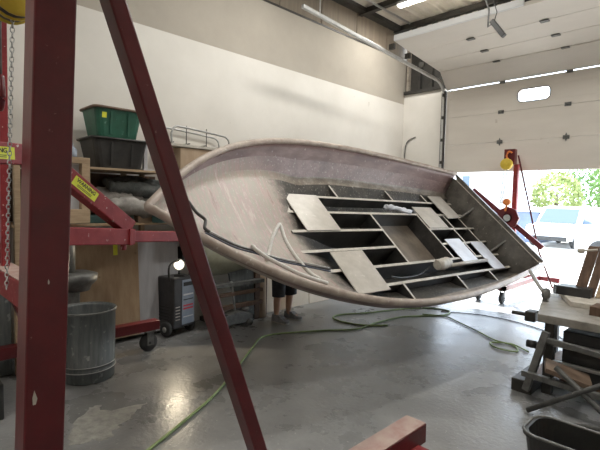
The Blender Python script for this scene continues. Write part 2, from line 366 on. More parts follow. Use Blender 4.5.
# hinges
for hx in (-3.35, -2.25, -1.15, -.05):
    for hz in zs[1:]:
        b = B(); b.box((hx-.05, WY-.014, hz-.035), (hx+.05, WY-.002, hz+.03)); b.tube([(hx-.045, WY-.018, hz), (hx+.045, WY-.018, hz)], .012)
        if hz == zs[1]: b.prism([(hx-.03, WY-.016, hz), (hx, WY-.016, hz+.075), (hx+.03, WY-.016, hz), (hx, WY-.016, hz-.075)], (0,.012,0))
        dchild(b, 'hinge', 'grey_metal')
for (y0, z0) in hp_[1:4]:
    for hx in (-3.35, -2.25, -1.15, -.05):
        b = B(); b.box((hx-.06, y0-.04, z0-.022), (hx+.06, y0+.04, z0-.006)); dchild(b, 'hinge', 'grey_metal')
# tracks (vertical, curved, then running back)
tk = [(-4.5, WY-.03, 0), (-4.5, WY-.03, 3.9)] + [(-4.5, WY-.03-.32*(1-math.cos(a)), 3.9+.29*math.sin(a)) for a in (.35,.7,1.05,1.4)] + [(-4.5, 4.4, 4.42)]
b = B()
for p, q in zip(tk, tk[1:]): b.beam(p, q, .05, .05, up=(1,0,0))
t_ = b.obj('door_track', 'galv', None, .004); t_['kind'] = 'structure'; t_.name = 'trim_21'
b = B(); b.box((-4.56, WY-.005, 0), (-4.455, WY+.01, 4.02)); b.box((-4.47, WY-.06, 0), (-4.455, WY, 4.02))
for i in range(9): b.box((-4.5, WY-.09, .3+i*.45), (-4.46, WY, .36+i*.45))
struct('trim_22', b, 'dark_steel')
for i, y in enumerate((7.6, 7.1, 6.6)):
    b = B(); b.beam((-4.56, y, 4.36-(y-6)*.08+.12), (-4.46, y, 4.36-(y-6)*.08+.12), .05, .09); struct('trim_%d' % (23+i), b, 'dark_steel')
for i, y in enumerate((4.75,)):
    b = B(); b.beam((-4.5, y, 4.4), (-4.5, y, 5.45), .012, .012, up=(0,1,0)); struct('trim_%d' % (27+i), b, 'galv')

# conduit on the door wall
b = B(); b.tube(smooth_pts([(-5.34, WY-.02, .9), (-5.36, WY-.02, 2.4), (-5.37, WY-.02, 2.85), (-5.31, WY-.02, 3.07), (-5.12, WY-.02, 3.15)]), .012)
tag(b.obj('conduit', 'grey_metal'), 'thin bent metal conduit on the white wall left of the rolling door', 'conduit')

# ---- strip lights
def strip_light(x, y, z, label, along='y', power=60):
    t = empty('ceiling_light', label, 'ceiling light', (x, y, z), 0 if along == 'y' else PI/2, 'strip lights under the roof deck')
    b = B(); b.box((-.08,-.62,0), (.08,.62,.06)); b.obj('housing', 'white', t, .005)
    b = B(); b.box((-.06,-.6,-.035), (.06,.6,-.001)); b.obj('diffuser', 'tube_light', t, .01)
    for s in (-.5, .5):
        b = B(); b.tube([(0,s,.06),(0,s,5.46-z)], .004, 6); b.obj('hanger', 'grey_metal', t)
    l = bpy.data.lights.new('strip_light_glow', 'AREA'); l.shape = 'RECTANGLE'; l.size = .12; l.size_y = 1.2; l.energy = power; l.color = (1,.985,.93)
    lo = bpy.data.objects.new('strip_light_glow', l); COL.objects.link(lo); lo.location = (x,y,z-.05); lo.rotation_euler = (0,0,0 if along=='y' else PI/2)
    return t
LP = .85
strip_light(-4.15, 7.12, 5.36, 'glowing strip light above the back corner, just inside the top of the photo', 'x', 85*LP)
strip_light(-3.6, 4.2, 5.36, 'strip light hung over the middle of the boat', 'y', 88*LP)
strip_light(-3.0, 1.6, 5.36, 'strip light hung over the bow of the boat', 'y', 15*LP)
strip_light(.2, 4.4, 5.36, 'strip light hung over the workbench side', 'y', 125*LP)
strip_light(-1.3, -1.9, 5.36, 'unseen strip light added behind the viewer as front fill', 'y', 115*LP)  # fill lamp added out of view to brighten faces turned to the front

# ------------------------------------------------------------------ red steel gantry nearest the viewer
g = empty('steel_gantry', 'tall dark red square-tube gantry frame nearest the viewer, with upright post and slanting leg', 'gantry', (-1.4, .36, 0))
def part(b, name, m, parent, bevel=.006, label=None):
    """parts are modelled in world coordinates; parent sits at its own location"""
    o = b.obj(name, m, None, bevel); root = parent; chain = [parent]
    while chain[-1].parent: chain.append(chain[-1].parent)
    # parent local frame inverse (computed from roots placed only by location/rotation)
    mw = Matrix.Identity(4)
    for q in reversed(chain): mw = mw @ q.matrix_parent_inverse @ Matrix.LocRotScale(q.location, q.rotation_euler, q.scale)
    o.parent = parent; o.matrix_parent_inverse = mw.inverted()
    if label: o['label'] = label
    return o
def sq(b, x0, x1, ya, yb, za, zb, w):      # slanted square tube in a constant-x plane
    pass
b = B(); b.prism([(-1.35,.280,.42), (-1.35,.382,.42), (-1.35,.468,3.1), (-1.35,.362,3.1)], (-.10,0,0)); part(b, 'post', 'red', g)
b = B()
d0, d1 = Vector((0,1.245,.42)), Vector((0,.395,2.72))
b.prism([(-1.35,1.228,.42), (-1.35,1.287,.42), (-1.35,.44,2.72), (-1.35,.44,2.57)], (-.072,0,0)); part(b, 'slanting_leg', 'red', g)
b = B(); b.box((-1.43,-1.2,.31), (-1.29,2.39,.427)); bb = part(b, 'base_beam', 'red', g)
b = B(); b.box((-1.425,1.4,.4275), (-1.295,2.385,.431)); part(b, 'dust_layer', 'dusty_top', bb, .001)
b = B(); b.box((-1.29,2.05,.315), (-1.2,2.3,.33)); part(b, 'caster_plate', 'reddust', g, .002)
b = B(); b.box((-4.76,-1.2,.24), (-4.64,2.39,.345)); part(b, 'base_beam', 'red', g)
b = B(); b.prism([(-4.64,1.10,.345), (-4.64,1.2,.345), (-4.64,.42,2.6), (-4.64,.32,2.6)], (-.1,0,0)); part(b, 'slanting_leg', 'red', g)
b = B(); b.box((-4.75,.26,.345), (-4.65,.36,3.1)); part(b, 'post', 'red', g)
b = B(); b.box((-4.9,.33,3.1), (-1.2,.49,3.26)); part(b, 'top_beam', 'red', g)
def caster(x, y, ztop, parent, r=.1, lab=None):
    b = B(); b.box((x-.06,y-.06,ztop-.012), (x+.06,y+.06,ztop)); b.box((x-.04,y-.03,r-.03), (x-.032,y+.05,ztop-.01)); b.box((x+.032,y-.03,r-.03), (x+.04,y+.05,ztop-.01))
    c = part(b, 'caster', 'grey_metal', parent, .002)
    b = B(); b.lathe([(.03,-.028),(r-.01,-.028),(r,-.018),(r,.018),(r-.01,.028),(.03,.028)], (x,y,r), 20, 'x'); b.tube([(x-.045,y,r),(x+.045,y,r)], .015)
    part(b, 'wheel', 'rubber', c, 0)
caster(-4.7, 2.28, .24, g); caster(-1.36, 2.2, .31, g, .12); caster(-4.7, -1.0, .24, g); caster(-1.36, -1.0, .31, g, .12)
for z, k, yo in ((1.17, 1, 0), (1.50, .35, .03)):      # chips in the paint
    y_ = .30+yo+(z-.42)*.03
    b = B(); b.prism([(-1.3485,y_,z), (-1.3485,y_+.007*k,z), (-1.3485,y_+.011*k,z+.016*k), (-1.3485,y_+.004*k,z+.04*k), (-1.3485,y_-.001*k,z+.02*k)], (-.003,0,0)); part(b, 'paint_chip', 'lip', g, 0, 'pale chip in the red paint')

# ---- lifting arm carried by the gantry
la = empty('lifting_arm', 'red square-tube lifting arm bracket reaching from the near gantry to the bow', 'lifting arm', (-2.72, .62, .5))
b = B(); b.box((-2.80,.685,.5), (-2.70,.785,2.2)); part(b, 'column', 'reddust', la)
a0, a1, a2 = Vector((-2.745,.735,1.515)), Vector((-2.93,1.29,1.475)), Vector((-3.1,1.85,1.44))
b = B(); b.beam(a0, a1, .10, .105); part(b, 'outer_arm', 'reddust', la)
b = B(); b.beam(a1-Vector((0,0,.052))-Vector((-.015,.045,0)), a1+Vector((0,0,.056))-Vector((-.015,.045,0)), .125, .02, up=(a1-a0)); b.tube([a1+Vector((.03,-.06,-.05)), a1+Vector((.03,-.06,-.085))], .02); part(b, 'collar', 'reddust', la, .002)
b = B(); b.beam(a1-(a1-a0).normalized()*.06, a2, .07, .075); part(b, 'inner_arm', 'reddust', la)
br0, br1 = Vector((-2.75,.735,1.93)), Vector((-2.92,1.27,1.535))
b = B(); b.beam(br0, br1, .09, .10); brace = part(b, 'diagonal_brace', 'reddust', la)
b = B(); b.beam((-2.05,-.35,1.9), (-2.76,.72,1.955), .1, .105); la2 = part(b, 'upper_arm', 'reddust', la)
b = B(); b.box((-3.9,.66,1.05), (-2.8,.80,1.22)); xb_ = part(b, 'cross_beam', 'reddust', la, .012)
b = B(); b.box((-3.88,.665,1.2205), (-2.81,.795,1.225)); part(b, 'dust_layer', 'dusty_top', xb_, .001)
b = B(); b.beam((-3.75,.73,1.2), (-3.75,.73,3.1), .05, .05, up=(1,0,0)); part(b, 'hanger_bar', 'reddust', la)
b = B(); b.box((-4.2,.43,3.26-.2), (-2.6,.62,3.1)); part(b, 'trolley', 'dark_steel', la)
b = B(); b.beam((-2.75,.735,2.2), (-2.75,.6,3.1), .04, .04, up=(1,0,0)); part(b, 'hanger_bar', 'reddust', la)
def warn_label(pa, pb, face_n, upv, w, h, parent):
    """yellow WARNING label lying on a beam face: centre, long direction, normal"""
    c = (Vector(pa)+Vector(pb))/2; x = (Vector(pb)-Vector(pa)).normalized(); n_ = Vector(face_n); n_ = (n_ - x*n_.dot(x)).normalized(); y = n_.cross(x)
    R = Matrix((x, y, n_)).transposed().to_4x4(); mt = Matrix.Translation(c) @ R
    b = B(); b.box((-w/2,-h/2,0), (w/2,h/2,.001)); bmesh.ops.transform(b.bm, matrix=mt, verts=b.bm.verts)
    o = part(b, 'warning_label', 'yellow', parent, 0, 'yellow rectangular warning label')
    t = lettering('WARNING', h*.52, 'ink', None, mt @ Matrix.Translation((0,h*.18,.0016)))
    t.parent = o; t.matrix_parent_inverse = part_inv(o)
    b = B(); 
    for k in range(2): b.box((-w*.3,-h*.22-k*h*.14,.001), (w*.3,-h*.16-k*h*.14,.0016))
    bmesh.ops.transform(b.bm, matrix=mt, verts=b.bm.verts)
    q = b.obj('fine_print', 'ink'); q.parent = o; q.matrix_parent_inverse = part_inv(o)
def part_inv(p):
    chain = [p]
    while chain[-1].parent: chain.append(chain[-1].parent)
    mw = Matrix.Identity(4)
    for q in reversed(chain): mw = mw @ q.matrix_parent_inverse @ Matrix.LocRotScale(q.location, q.rotation_euler, q.scale)
    return mw.inverted()
bd = (br1-br0).normalized(); bx = bd.cross(Vector((0,0,1))).normalized()
if bx.dot(Vector((0,0,EYE))-br0) < 0: bx = -bx
c_ = br0+(br1-br0)*.37 + bx*.0465
warn_label(c_-bd*.08, c_+bd*.08, bx, None, .185, .058, brace)

u0, u1 = Vector((-2.05,-.35,1.9)), Vector((-2.76,.72,1.955)); ud = (u1-u0).normalized(); un = ud.cross(Vector((0,0,1))).normalized()
if un.dot(Vector((0,0,EYE))-u0) < 0: un = -un
def on_line_px(p, d, px):
    best = min((abs(300+FPX*((p+d*t-Vector((0,0,EYE))).dot(cr))/((p+d*t-Vector((0,0,EYE))).dot(cf))-px), t) for t in [i*.005 for i in range(400)]); return p+d*best[1]
uc = u0+ud*((u1-u0).length*.72)+un*.0515
UC = uc
warn_label(uc-ud*.1, uc+ud*.1, un, None, .24, .06, la2)

# ---- chain hoist at the left edge
def chain_links(b, p, q, ll=.03, r=.0035):
    p, q = Vector(p), Vector(q); d = q-p; n = max(2, int(d.length/(ll*.78))); u = d.normalized(); s1 = u.cross(Vector((0,1,.1))).normalized(); s2 = u.cross(s1)
    for i in range(n):
        c = p+d*((i+.5)/n); s_ = s1 if i % 2 else s2
        b.tube([c+u*ll*.5*math.cos(a)+s_*ll*.3*math.sin(a) for a in [2*PI*k/8 for k in range(8)]], r, 4, closed=True)
h = empty('chain_hoist', 'yellow and black chain hoist with long chain, at the left edge', 'chain hoist', (-1.95,.41,3.1))
b = B(); b.lathe([(.0,-.06),(.06,-.06),(.075,-.04),(.075,.04),(.06,.06),(0,.06)], (-1.93,.41,2.46), 20, 'x'); part(b, 'hoist_body', 'black', h, 0)
b = B(); b.lathe([(.03,-.075),(.07,-.07),(.08,-.06),(.08,-.055),(.03,-.055)], (-1.93,.41,2.46), 20, 'x'); b.lathe([(.03,.055),(.08,.055),(.08,.06),(.07,.07),(.03,.075)], (-1.93,.41,2.46), 20, 'x'); b.lathe([(.078,-.012),(.081,0),(.078,.012)], (-1.93,.41,2.46), 20, 'x'); part(b, 'side_plate', 'yellow_paint', h, 0)
b = B(); b.tube([(-1.93,.41,2.52),(-1.93,.41,3.1)], .012); part(b, 'top_hook', 'grey_metal', h, 0)
b = B(); chain_links(b, (-1.935,.41,2.39), (-2.09,.41,1.36), .022, .0022); part(b, 'chain', 'galv', h, 0)
h2 = empty('hoist_hook', 'red swivel hook hanging on the far left, above the red arm', 'hook', (-2.6,.35,3.1))
b = B(); b.tube([(-2.62,.5,3.1),(-2.62,.5,2.3)], .008); part(b, 'cable', 'grey_metal', h2, 0)
b = B(); b.tube(smooth_pts([(-2.62,.5,2.32),(-2.6,.5,2.24),(-2.62,.5,2.18),(-2.66,.5,2.17),(-2.69,.5,2.21)]), .018); part(b, 'hook', 'red', h2, 0)

# ------------------------------------------------------------------ the boat
BL, BO = 6.191, Vector((-3.041, 7.8, 1.562))
ry, rx, rz = .730, -.017, -.052
BR = Matrix.Rotation(rz,3,'Z') @ Matrix.Rotation(rx,3,'X') @ Matrix.Rotation(ry,3,'Y')
BMX = Matrix.Translation(BO) @ BR.to_4x4() @ Matrix.Translation((0,-BL,0))
boat = empty('boat_hull', 'unfinished fibreglass boat hull slung tilted mid-shop, dark stringer grid inside', 'boat')
boat.matrix_world = BMX
boat.location = BMX.to_translation(); boat.rotation_euler = BMX.to_euler()
def wid(t):
    t = max(0,min(1,t)); return max(.012, 3.032/2*(1-(1-t)**5.12)**1.07*(1-.271*t*t))
def sstep(a, b, x):
    x = max(0, min(1, (x-a)/(b-a))); return x*x*(3-2*x)
def dep(t):
    y = t*BL; return .05 + .43*min(1, y/1.9)**.85 + .36*sstep(1.75, 3.1, y)
def prof(t):
    y = t*BL; w = wid(t); D = dep(t); c = min(.42, D*.62); s = min(1, w/.7)
    f = .85 + (.55-.85)*sstep(1.0, 3.4, y) + (.28-.55)*sstep(3.4, 6.0, y)      # flare of the sides
    x3 = w-f*c
    return [(w,0), (w-f*.20*c,-.22*c), (w-f*.45*c,-.5*c), (w-f*.95*c,-.94*c), (x3-.01*s,-c-.004), (x3-.09*s,-c-.03*s),
            (x3*.78,-c-(D-c)*.32), (x3*.58,-c-(D-c)*.58), (x3*.34,-c-(D-c)*.80), (x3*.14,-c-(D-c)*.95), (0,-D)]
def hull_z(x, y):
    p = prof(y/BL); x = abs(x)
    for (x0,z0),(x1,z1) in zip(p, p[1:]):
        if x1 <= x <= x0: return z0+(z1-z0)*(x0-x)/max(1e-6,(x0-x1))
    return 0 if x > p[0][0] else p[-1][1]
def hull_x(z, y):   # inner half width at height z
    p = prof(y/BL)
    for (x0,z0),(x1,z1) in zip(p, p[1:]):
        if z1 <= z <= z0: return x0+(x1-x0)*(z0-z)/max(1e-6,(z0-z1))
    return 0
NT = 60; ts = [(i/NT)**1.5 for i in range(NT+1)]
b = B(); rows = []
for t in ts:
    p = prof(t); y = t*BL
    rows.append([(-x,y,z) for x,z in p] + [(x,y,z) for x,z in p[-2::-1]])
fs = b.grid(rows)
nc = len(rows[0])-1
for k, f in enumerate(fs):
    i, j = divmod(k, nc); jj = min(j, nc-1-j); y = ts[i]*BL
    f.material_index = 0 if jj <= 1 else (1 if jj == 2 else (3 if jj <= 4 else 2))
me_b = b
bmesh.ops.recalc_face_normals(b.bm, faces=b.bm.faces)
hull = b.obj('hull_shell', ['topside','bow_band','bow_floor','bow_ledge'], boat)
sd = hull.modifiers.new('thickness','SOLIDIFY'); sd.thickness = .014
# make the thickness go outwards
hull.data.update()
cpoly = hull.data.polygons[len(hull.data.polygons)//2]
mid = cpoly.center; inward = Vector((0, mid.y, 0))-Vector(mid)
sd.offset = -1 if cpoly.normal.dot(inward) > 0 else 1
# gunwale roll, one continuous part around the bow
pts = []
for t in reversed(ts): pts.append((-wid(t)-.004, t*BL, 0))
for t in ts: pts.append((wid(t)-.022*sstep(.3,1.5,t*BL), t*BL, .006))
pts = [p for i, p in enumerate(pts) if i == 0 or (Vector(p)-Vector(pts[i-1])).length > .02]
b = B()
def sweep(b, pts, sec):
    pts = [Vector(p) for p in pts]; rings = []
    for i, p in enumerate(pts):
        d = (pts[min(i+1,len(pts)-1)]-pts[max(i-1,0)]).normalized(); x = d.cross(Vector((0,0,1))).normalized()
        rings.append([p+x*sx+Vector((0,0,sz)) for sx, sz in sec])
    n = len(sec); V = [[b.bm.verts.new(q) for q in r] for r in rings]
    for A, C2 in zip(V, V[1:]):
        for k in range(n): b.bm.faces.new((A[k],A[(k+1)%n],C2[(k+1)%n],C2[k])).smooth = True
    b.bm.faces.new(V[0][::-1]); b.bm.faces.new(V[-1])
sec = [(.036*math.cos(a), .036*math.sin(a)-.004) for a in [2*PI*k/14 for k in range(14)]]
sweep(b, pts, [(x*1.0, z) for x, z in sec])
b.obj('gunwale_roll', 'rail', boat)
# transom with its cut-down top edge
w1 = wid(1); pf = prof(1)
b = B()
poly = [(-x, BL-.02, z) for x, z in pf] + [(x, BL-.02, z) for x, z in pf[-2::-1]]
poly = [(x, y, min(z, -.075 if abs(x) < w1-.12 else 0)) for x,y,z in poly]
poly = [(-w1, BL-.02, 0), (-w1+.10, BL-.02, -.075)]+[q for q in poly if q[2] < -.076]+[(w1-.10, BL-.02, -.075), (w1, BL-.02, 0)]
b.prism(poly, (0,.045,0)); b.obj('transom', 'transom', boat)
b = B(); b.beam((-w1+.10, BL+.005, -.07), (w1-.10, BL+.005, -.07), .055, .016); b.beam((-w1-.02, BL+.005, .008), (-w1+.11, BL+.005, -.07), .055, .016); b.beam((w1+.02, BL+.005, .008), (w1-.11, BL+.005, -.07), .055, .016); b.obj('transom_cap', 'lip', boat, .006)
for x in (-.40, .40):      # knees bracing the transom
    zb = -.46
    b = B(); b.prism([(x-.015, BL-.02, -.20), (x-.015, BL-.02, zb), (x-.015, BL-.20, zb)], (.03,0,0)); b.obj('transom_knee', 'transom', boat)
# stringers: tapered walls following the hull bottom, pale sanded top edge
TOP = -.46
def wall_y(x, y0, y1, name='stringer', mats=('bilge','lip'), thick=.03, top=TOP):
    b = B(); n = max(2, int((y1-y0)/.25))
    ys = [y0+(y1-y0)*i/n for i in range(n+1)]
    lowers = [min(hull_z(x, y), top-.03)-.01 for y in ys]
    b.prism([(x-thick/2, y, top) for y in ys]+[(x-thick/2, y, z) for y, z in list(zip(ys, lowers))[::-1]], (thick,0,0))
    b.mi = 1; b.box((x-thick/2-.004, y0, top), (x+thick/2+.004, y1, top+.006))
    return b.obj(name, list(mats), boat)
def wall_x(y, x0, x1, name='bulkhead', mats=('bilge','lip'), thick=.028, top=TOP, edge=True):
    b = B(); n = 10; xs_ = [x0+(x1-x0)*i/n for i in range(n+1)]
    lowers = [min(hull_z(x, y), top-.0)-.005 for x in xs_]
    b.prism([(x, y-thick/2, top) for x in xs_]+[(x, y-thick/2, z) for x, z in list(zip(xs_, lowers))[::-1]], (0,thick,0))
    if edge: b.mi = 1; b.box((x0, y-thick/2-.003, top), (x1, y+thick/2+.003, top+.005))
    return b.obj(name, list(mats), boat)
SX = [-.77,-.47,-.14,.18,.48,.76]
wall_y(SX[0], 2.05, 6.16); wall_y(SX[5], 2.55, 6.16)
wall_y(SX[1], 1.90, 6.16); wall_y(SX[4], 1.95, 6.16)
wall_y(SX[2], 1.88, 3.53); wall_y(SX[3], 1.80, 3.53)
wall_y(SX[2], 4.73, 6.16); wall_y(SX[3], 4.73, 6.16)
b_w = hull_x(TOP, 3.2)
for y in (3.12, 4.40, 5.38):
    for s in (-1, 1):
        wo = hull_x(TOP+.03, y)
        x0, x1 = sorted((s*.775, s*(wo+.04))); wall_x(y, x0, x1)
wall_x(3.55, SX[1], SX[4], 'bulkhead'); wall_x(4.72, SX[1], SX[4], 'bulkhead')
wall_x(2.05, SX[0], SX[1]); wall_x(5.5, SX[1], SX[2]); wall_x(5.45, SX[2], SX[3]); wall_x(5.4, SX[3], SX[4])
wall_x(2.78, SX[4], SX[5]); wall_x(5.95, SX[0], SX[1]); wall_x(5.95, SX[1], SX[4]); wall_x(5.95, SX[4], SX[5])
# floor of the big well between the two cross bulkheads
b = B(); b.box((SX[1]+.016, 3.57, -.72), (SX[4]-.016, 4.70, -.70)); b.obj('well_floor', 'well', boat)

def on_boat(p): return BMX @ Vector(p)
def boat_board(name, x0, x1, y0, y1, m, label, cat='board', z=TOP+.012, rz=0, th=.012, group=None):
    b = B(); b.box((x0,y0,z), (x1,y1,z+th), rot=(0,0,rz)); 
    bmesh.ops.translate(b.bm, verts=b.bm.verts, vec=-Vector(((x0+x1)/2,(y0+y1)/2,z)))
    o = b.obj(name, m, None, .002); o.matrix_world = BMX @ Matrix.Translation(((x0+x1)/2,(y0+y1)/2,z)); tag(o, label, cat, group); return o
G = 'loose panels lying on the stringer grid'
boat_board('laminate_panel', -.78,-.13, 2.10,2.68, 'pale_ply', 'large shiny beige panel on the stringers nearest the bow, far side', group=G)
boat_board('laminate_panel', .22,.84, 2.22,2.79, 'pale_ply', 'beige panel near the bow resting low beside the near gunwale', group=G)
boat_board('laminate_panel', -.63,-.15, 4.74,5.30, 'pale_ply', 'grey beige panel just aft of the big open well, overlapping another', group=G)
boat_board('laminate_panel', -.92,-.36, 5.50,5.94, 'pale_ply', 'small beige panel at the far stern corner of the grid', z=TOP+.03, rz=.03, group=G)
boat_board('laminate_panel', .10,.62, 4.86,5.31, 'blue_ply', 'bluish white panel, the left of the two bright ones near the stern', z=TOP+.012, group=G)
boat_board('laminate_panel', .19,.78, 5.55,5.93, 'blue_ply', 'bluish white panel closest to the transom', z=TOP+.012, rz=-.02, group=G)
# paper roll / pipe in the near lane
t = empty('fabric_roll', 'crumpled off-white roll of glass cloth with a thin pipe, lying near the stern', 'cloth roll')
t.location = on_boat((.6,4.2,TOP)); 
def bpart(b, name, m, parent, bevel=0):
    bmesh.ops.transform(b.bm, matrix=BMX, verts=b.bm.verts); return part(b, name, m, parent, bevel)
b = B(); P_ = smooth_pts([(.60,4.02,-.40),(.60,4.12,-.39),(.585,4.25,-.39),(.57,4.36,-.40)], 6); b.tube(P_, [.05+.035*math.sin(PI*min(1,(i+4)/(len(P_)+4)))+random.uniform(-.008,.008) for i in range(len(P_))], 12); b.noise(.006, 3); bpart(b, 'cloth_bundle', 'lip', t)
b = B(); b.tube([(.62,4.3,-.415),(.60,5.5,-.42)], .028, 10); bpart(b, 'pipe', 'pale_ply', t)
b = B(); P_ = smooth_pts([(-.60,4.02,-.44),(-.57,4.2,-.42),(-.53,4.4,-.435),(-.5,4.58,-.44)],5); b.tube(P_, [.03+random.uniform(0,.02) for _ in P_], 8); b.noise(.01,5); bmesh.ops.transform(b.bm, matrix=BMX, verts=b.bm.verts)
tag(b.obj('rag', 'blue_ply'), 'small crumpled white rag on the far stringers above the well', 'rag')
b = B(); b.tube(smooth_pts([(.62,3.05,-.50),(.65,3.3,-.52),(.63,3.7,-.53),(.55,4.0,-.5)]), .012); bmesh.ops.transform(b.bm, matrix=BMX, verts=b.bm.verts)
tag(b.obj('hose_offcut', 'black'), 'short black hose offcut lying between the near stringers', 'hose')
# cables and ropes at the bow
def surf(x, y, lift=.012): return (x, y, hull_z(x, y)+lift)
for k, (dx, m_, lab) in enumerate(((0,'cable','dark blue cable following the inside of the near gunwale from the bow'),(.045,'black','black cable beside the blue one along the near gunwale'),(.09,'galv','pale grey cable, innermost along the near gunwale'))):
    ps = [(x-dx*.7+.012, y+dx*.35+.01*math.sin(7*y+2*k), -.10-dx*.3) for x, y in ((.19,.48),(.24,.54),(.37,.70),(.45,.87),(.56,1.09),(.66,1.40),(.73,1.62))]
    b = B(); b.tube(smooth_pts(ps), .008, 8); bmesh.ops.transform(b.bm, matrix=BMX, verts=b.bm.verts)
    tag(b.obj('cable', m_), lab, 'cable')
b = B(); b.tube(smooth_pts([(.52,.98,-.14),(.42,1.06,-.13),(.28,1.16,-.11),(.13,1.31,-.10),(.12,1.35,-.10),(.30,1.32,-.12),(.52,1.32,-.12),(.72,1.37,-.12),(.80,1.44,-.12)]), .019, 8); bmesh.ops.transform(b.bm, matrix=BMX, verts=b.bm.verts)
tag(b.obj('rope', 'rope'), 'white rope rising in a tall loop from the bow floor to the near gunwale', 'rope')
b = B(); b.tube(smooth_pts([(.36,.92,-.13),(.39,.87,-.09),(.44,.88,-.08),(.52,.95,-.09),(.62,1.08,-.10),(.74,1.25,-.11),(.86,1.5,-.12)]), .019, 8); bmesh.ops.transform(b.bm, matrix=BMX, verts=b.bm.verts)
tag(b.obj('rope', 'rope'), 'short white rope curling over the gunwale nearer the bow tip', 'rope')
b = B(); b.tube([(-2.98,3.0,.97),(-3.0,3.0,.5),(-3.0,3.02,.12)], .008, 6)
# black strap at the bow (over the rail)
b2 = B(); b2.tube(smooth_pts([(-.10,.40,-.02),(.06,.41,.0),(.16,.44,.02),(.24,.40,.05),(.30,.37,.055),(.34,.40,.05)]), .014, 8); bmesh.ops.transform(b2.bm, matrix=BMX, verts=b2.bm.verts)
tag(b2.obj('strap', 'black'), 'short black strap tied over the gunwale near the bow tip', 'strap')
b.bm.free()

# ------------------------------------------------------------------ far lift stand at the stern
fs_ = empty('lift_stand', 'red single-post lift stand holding the stern, in front of the doorway', 'lift stand', (-2.95, 8.2, 0))
b = B(); b.box((-2.98,8.22,.4), (-2.90,8.30,2.47)); part(b, 'post', 'reddust', fs_)
b = B(); b.box((-3.12,8.14,2.46), (-2.94,8.26,2.73)); part(b, 'head_plate', 'red', fs_, .004)
b = B(); b.beam((-3.68,8.20,2.02), (-2.43,8.20,1.03), .05, .085); part(b, 'lifting_bar', 'red', fs_)
b = B(); b.lathe([(.09,-.03),(.2,-.03),(.2,.03),(.09,.03),(.09,-.03)], (-3.0,8.13,1.52), 8, 'y', smooth=False); b.lathe([(0,-.02),(.1,-.02),(.1,.02),(0,.02)], (-3.0,8.13,1.52), 16, 'y'); hub = part(b, 'hub_plate', 'red', fs_, .003)
b = B(); b.lathe([(0,-.05),(.06,-.05),(.06,-.03),(0,-.03)], (-3.0,8.13,1.52), 16, 'y'); part(b, 'hub_pin', 'galv', hub)
b = B(); b.beam((-2.90,8.2,2.62), (-2.50,8.3,.9), .028, .028); b.beam((-2.50,8.3,.92), (-2.3,8.4,.34), .028, .028); part(b, 'guy_bar', 'red', fs_, .002)
b = B(); b.box((-3.01,8.0,.24), (-2.91,9.85,.33)); part(b, 'base_beam', 'red', fs_)
b = B(); b.box((-3.5,9.72,.24), (-2.55,9.84,.33)); part(b, 'cross_foot', 'red', fs_)
b = B(); b.box((-3.5,8.0,.24), (-2.91,8.1,.33)); part(b, 'cross_foot', 'red', fs_)
for cx, cy in ((-2.62,9.78),(-3.42,9.78),(-3.0,8.05),(-3.42,8.05)): caster(cx, cy, .24, fs_, .1)
hh = empty('chain_hoist', 'yellow chain hoist hanging from the head of the stern lift stand', 'chain hoist', (-3.05, 8.08, 2.6))
b = B(); b.lathe([(0,-.05),(.085,-.05),(.1,-.035),(.1,.035),(.085,.05),(0,.05)], (-3.04,8.06,2.46), 20, 'y'); part(b, 'hoist_body', 'yellow_paint', hh)
b = B(); b.tube(smooth_pts([(-3.02,8.1,2.54),(-3.06,8.1,2.6),(-3.03,8.1,2.68),(-2.97,8.1,2.66)]), .016); part(b, 'top_hook', 'orange', hh)
b = B(); chain_links(b, (-3.07,8.06,2.4), (-3.12,8.06,1.75), .05, .007); chain_links(b, (-3.02,8.06,2.4), (-3.09,8.06,1.75), .05, .007); part(b, 'chain', 'galv', hh)
b = B(); b.lathe([(0,-.04),(.06,-.04),(.06,.04),(0,.04)], (-3.0,8.06,1.8), 14, 'y'); b.tube([(-3.0,8.06,1.76),(-3.03,8.08,1.64)], .02); part(b, 'load_hook', 'orange', hh)

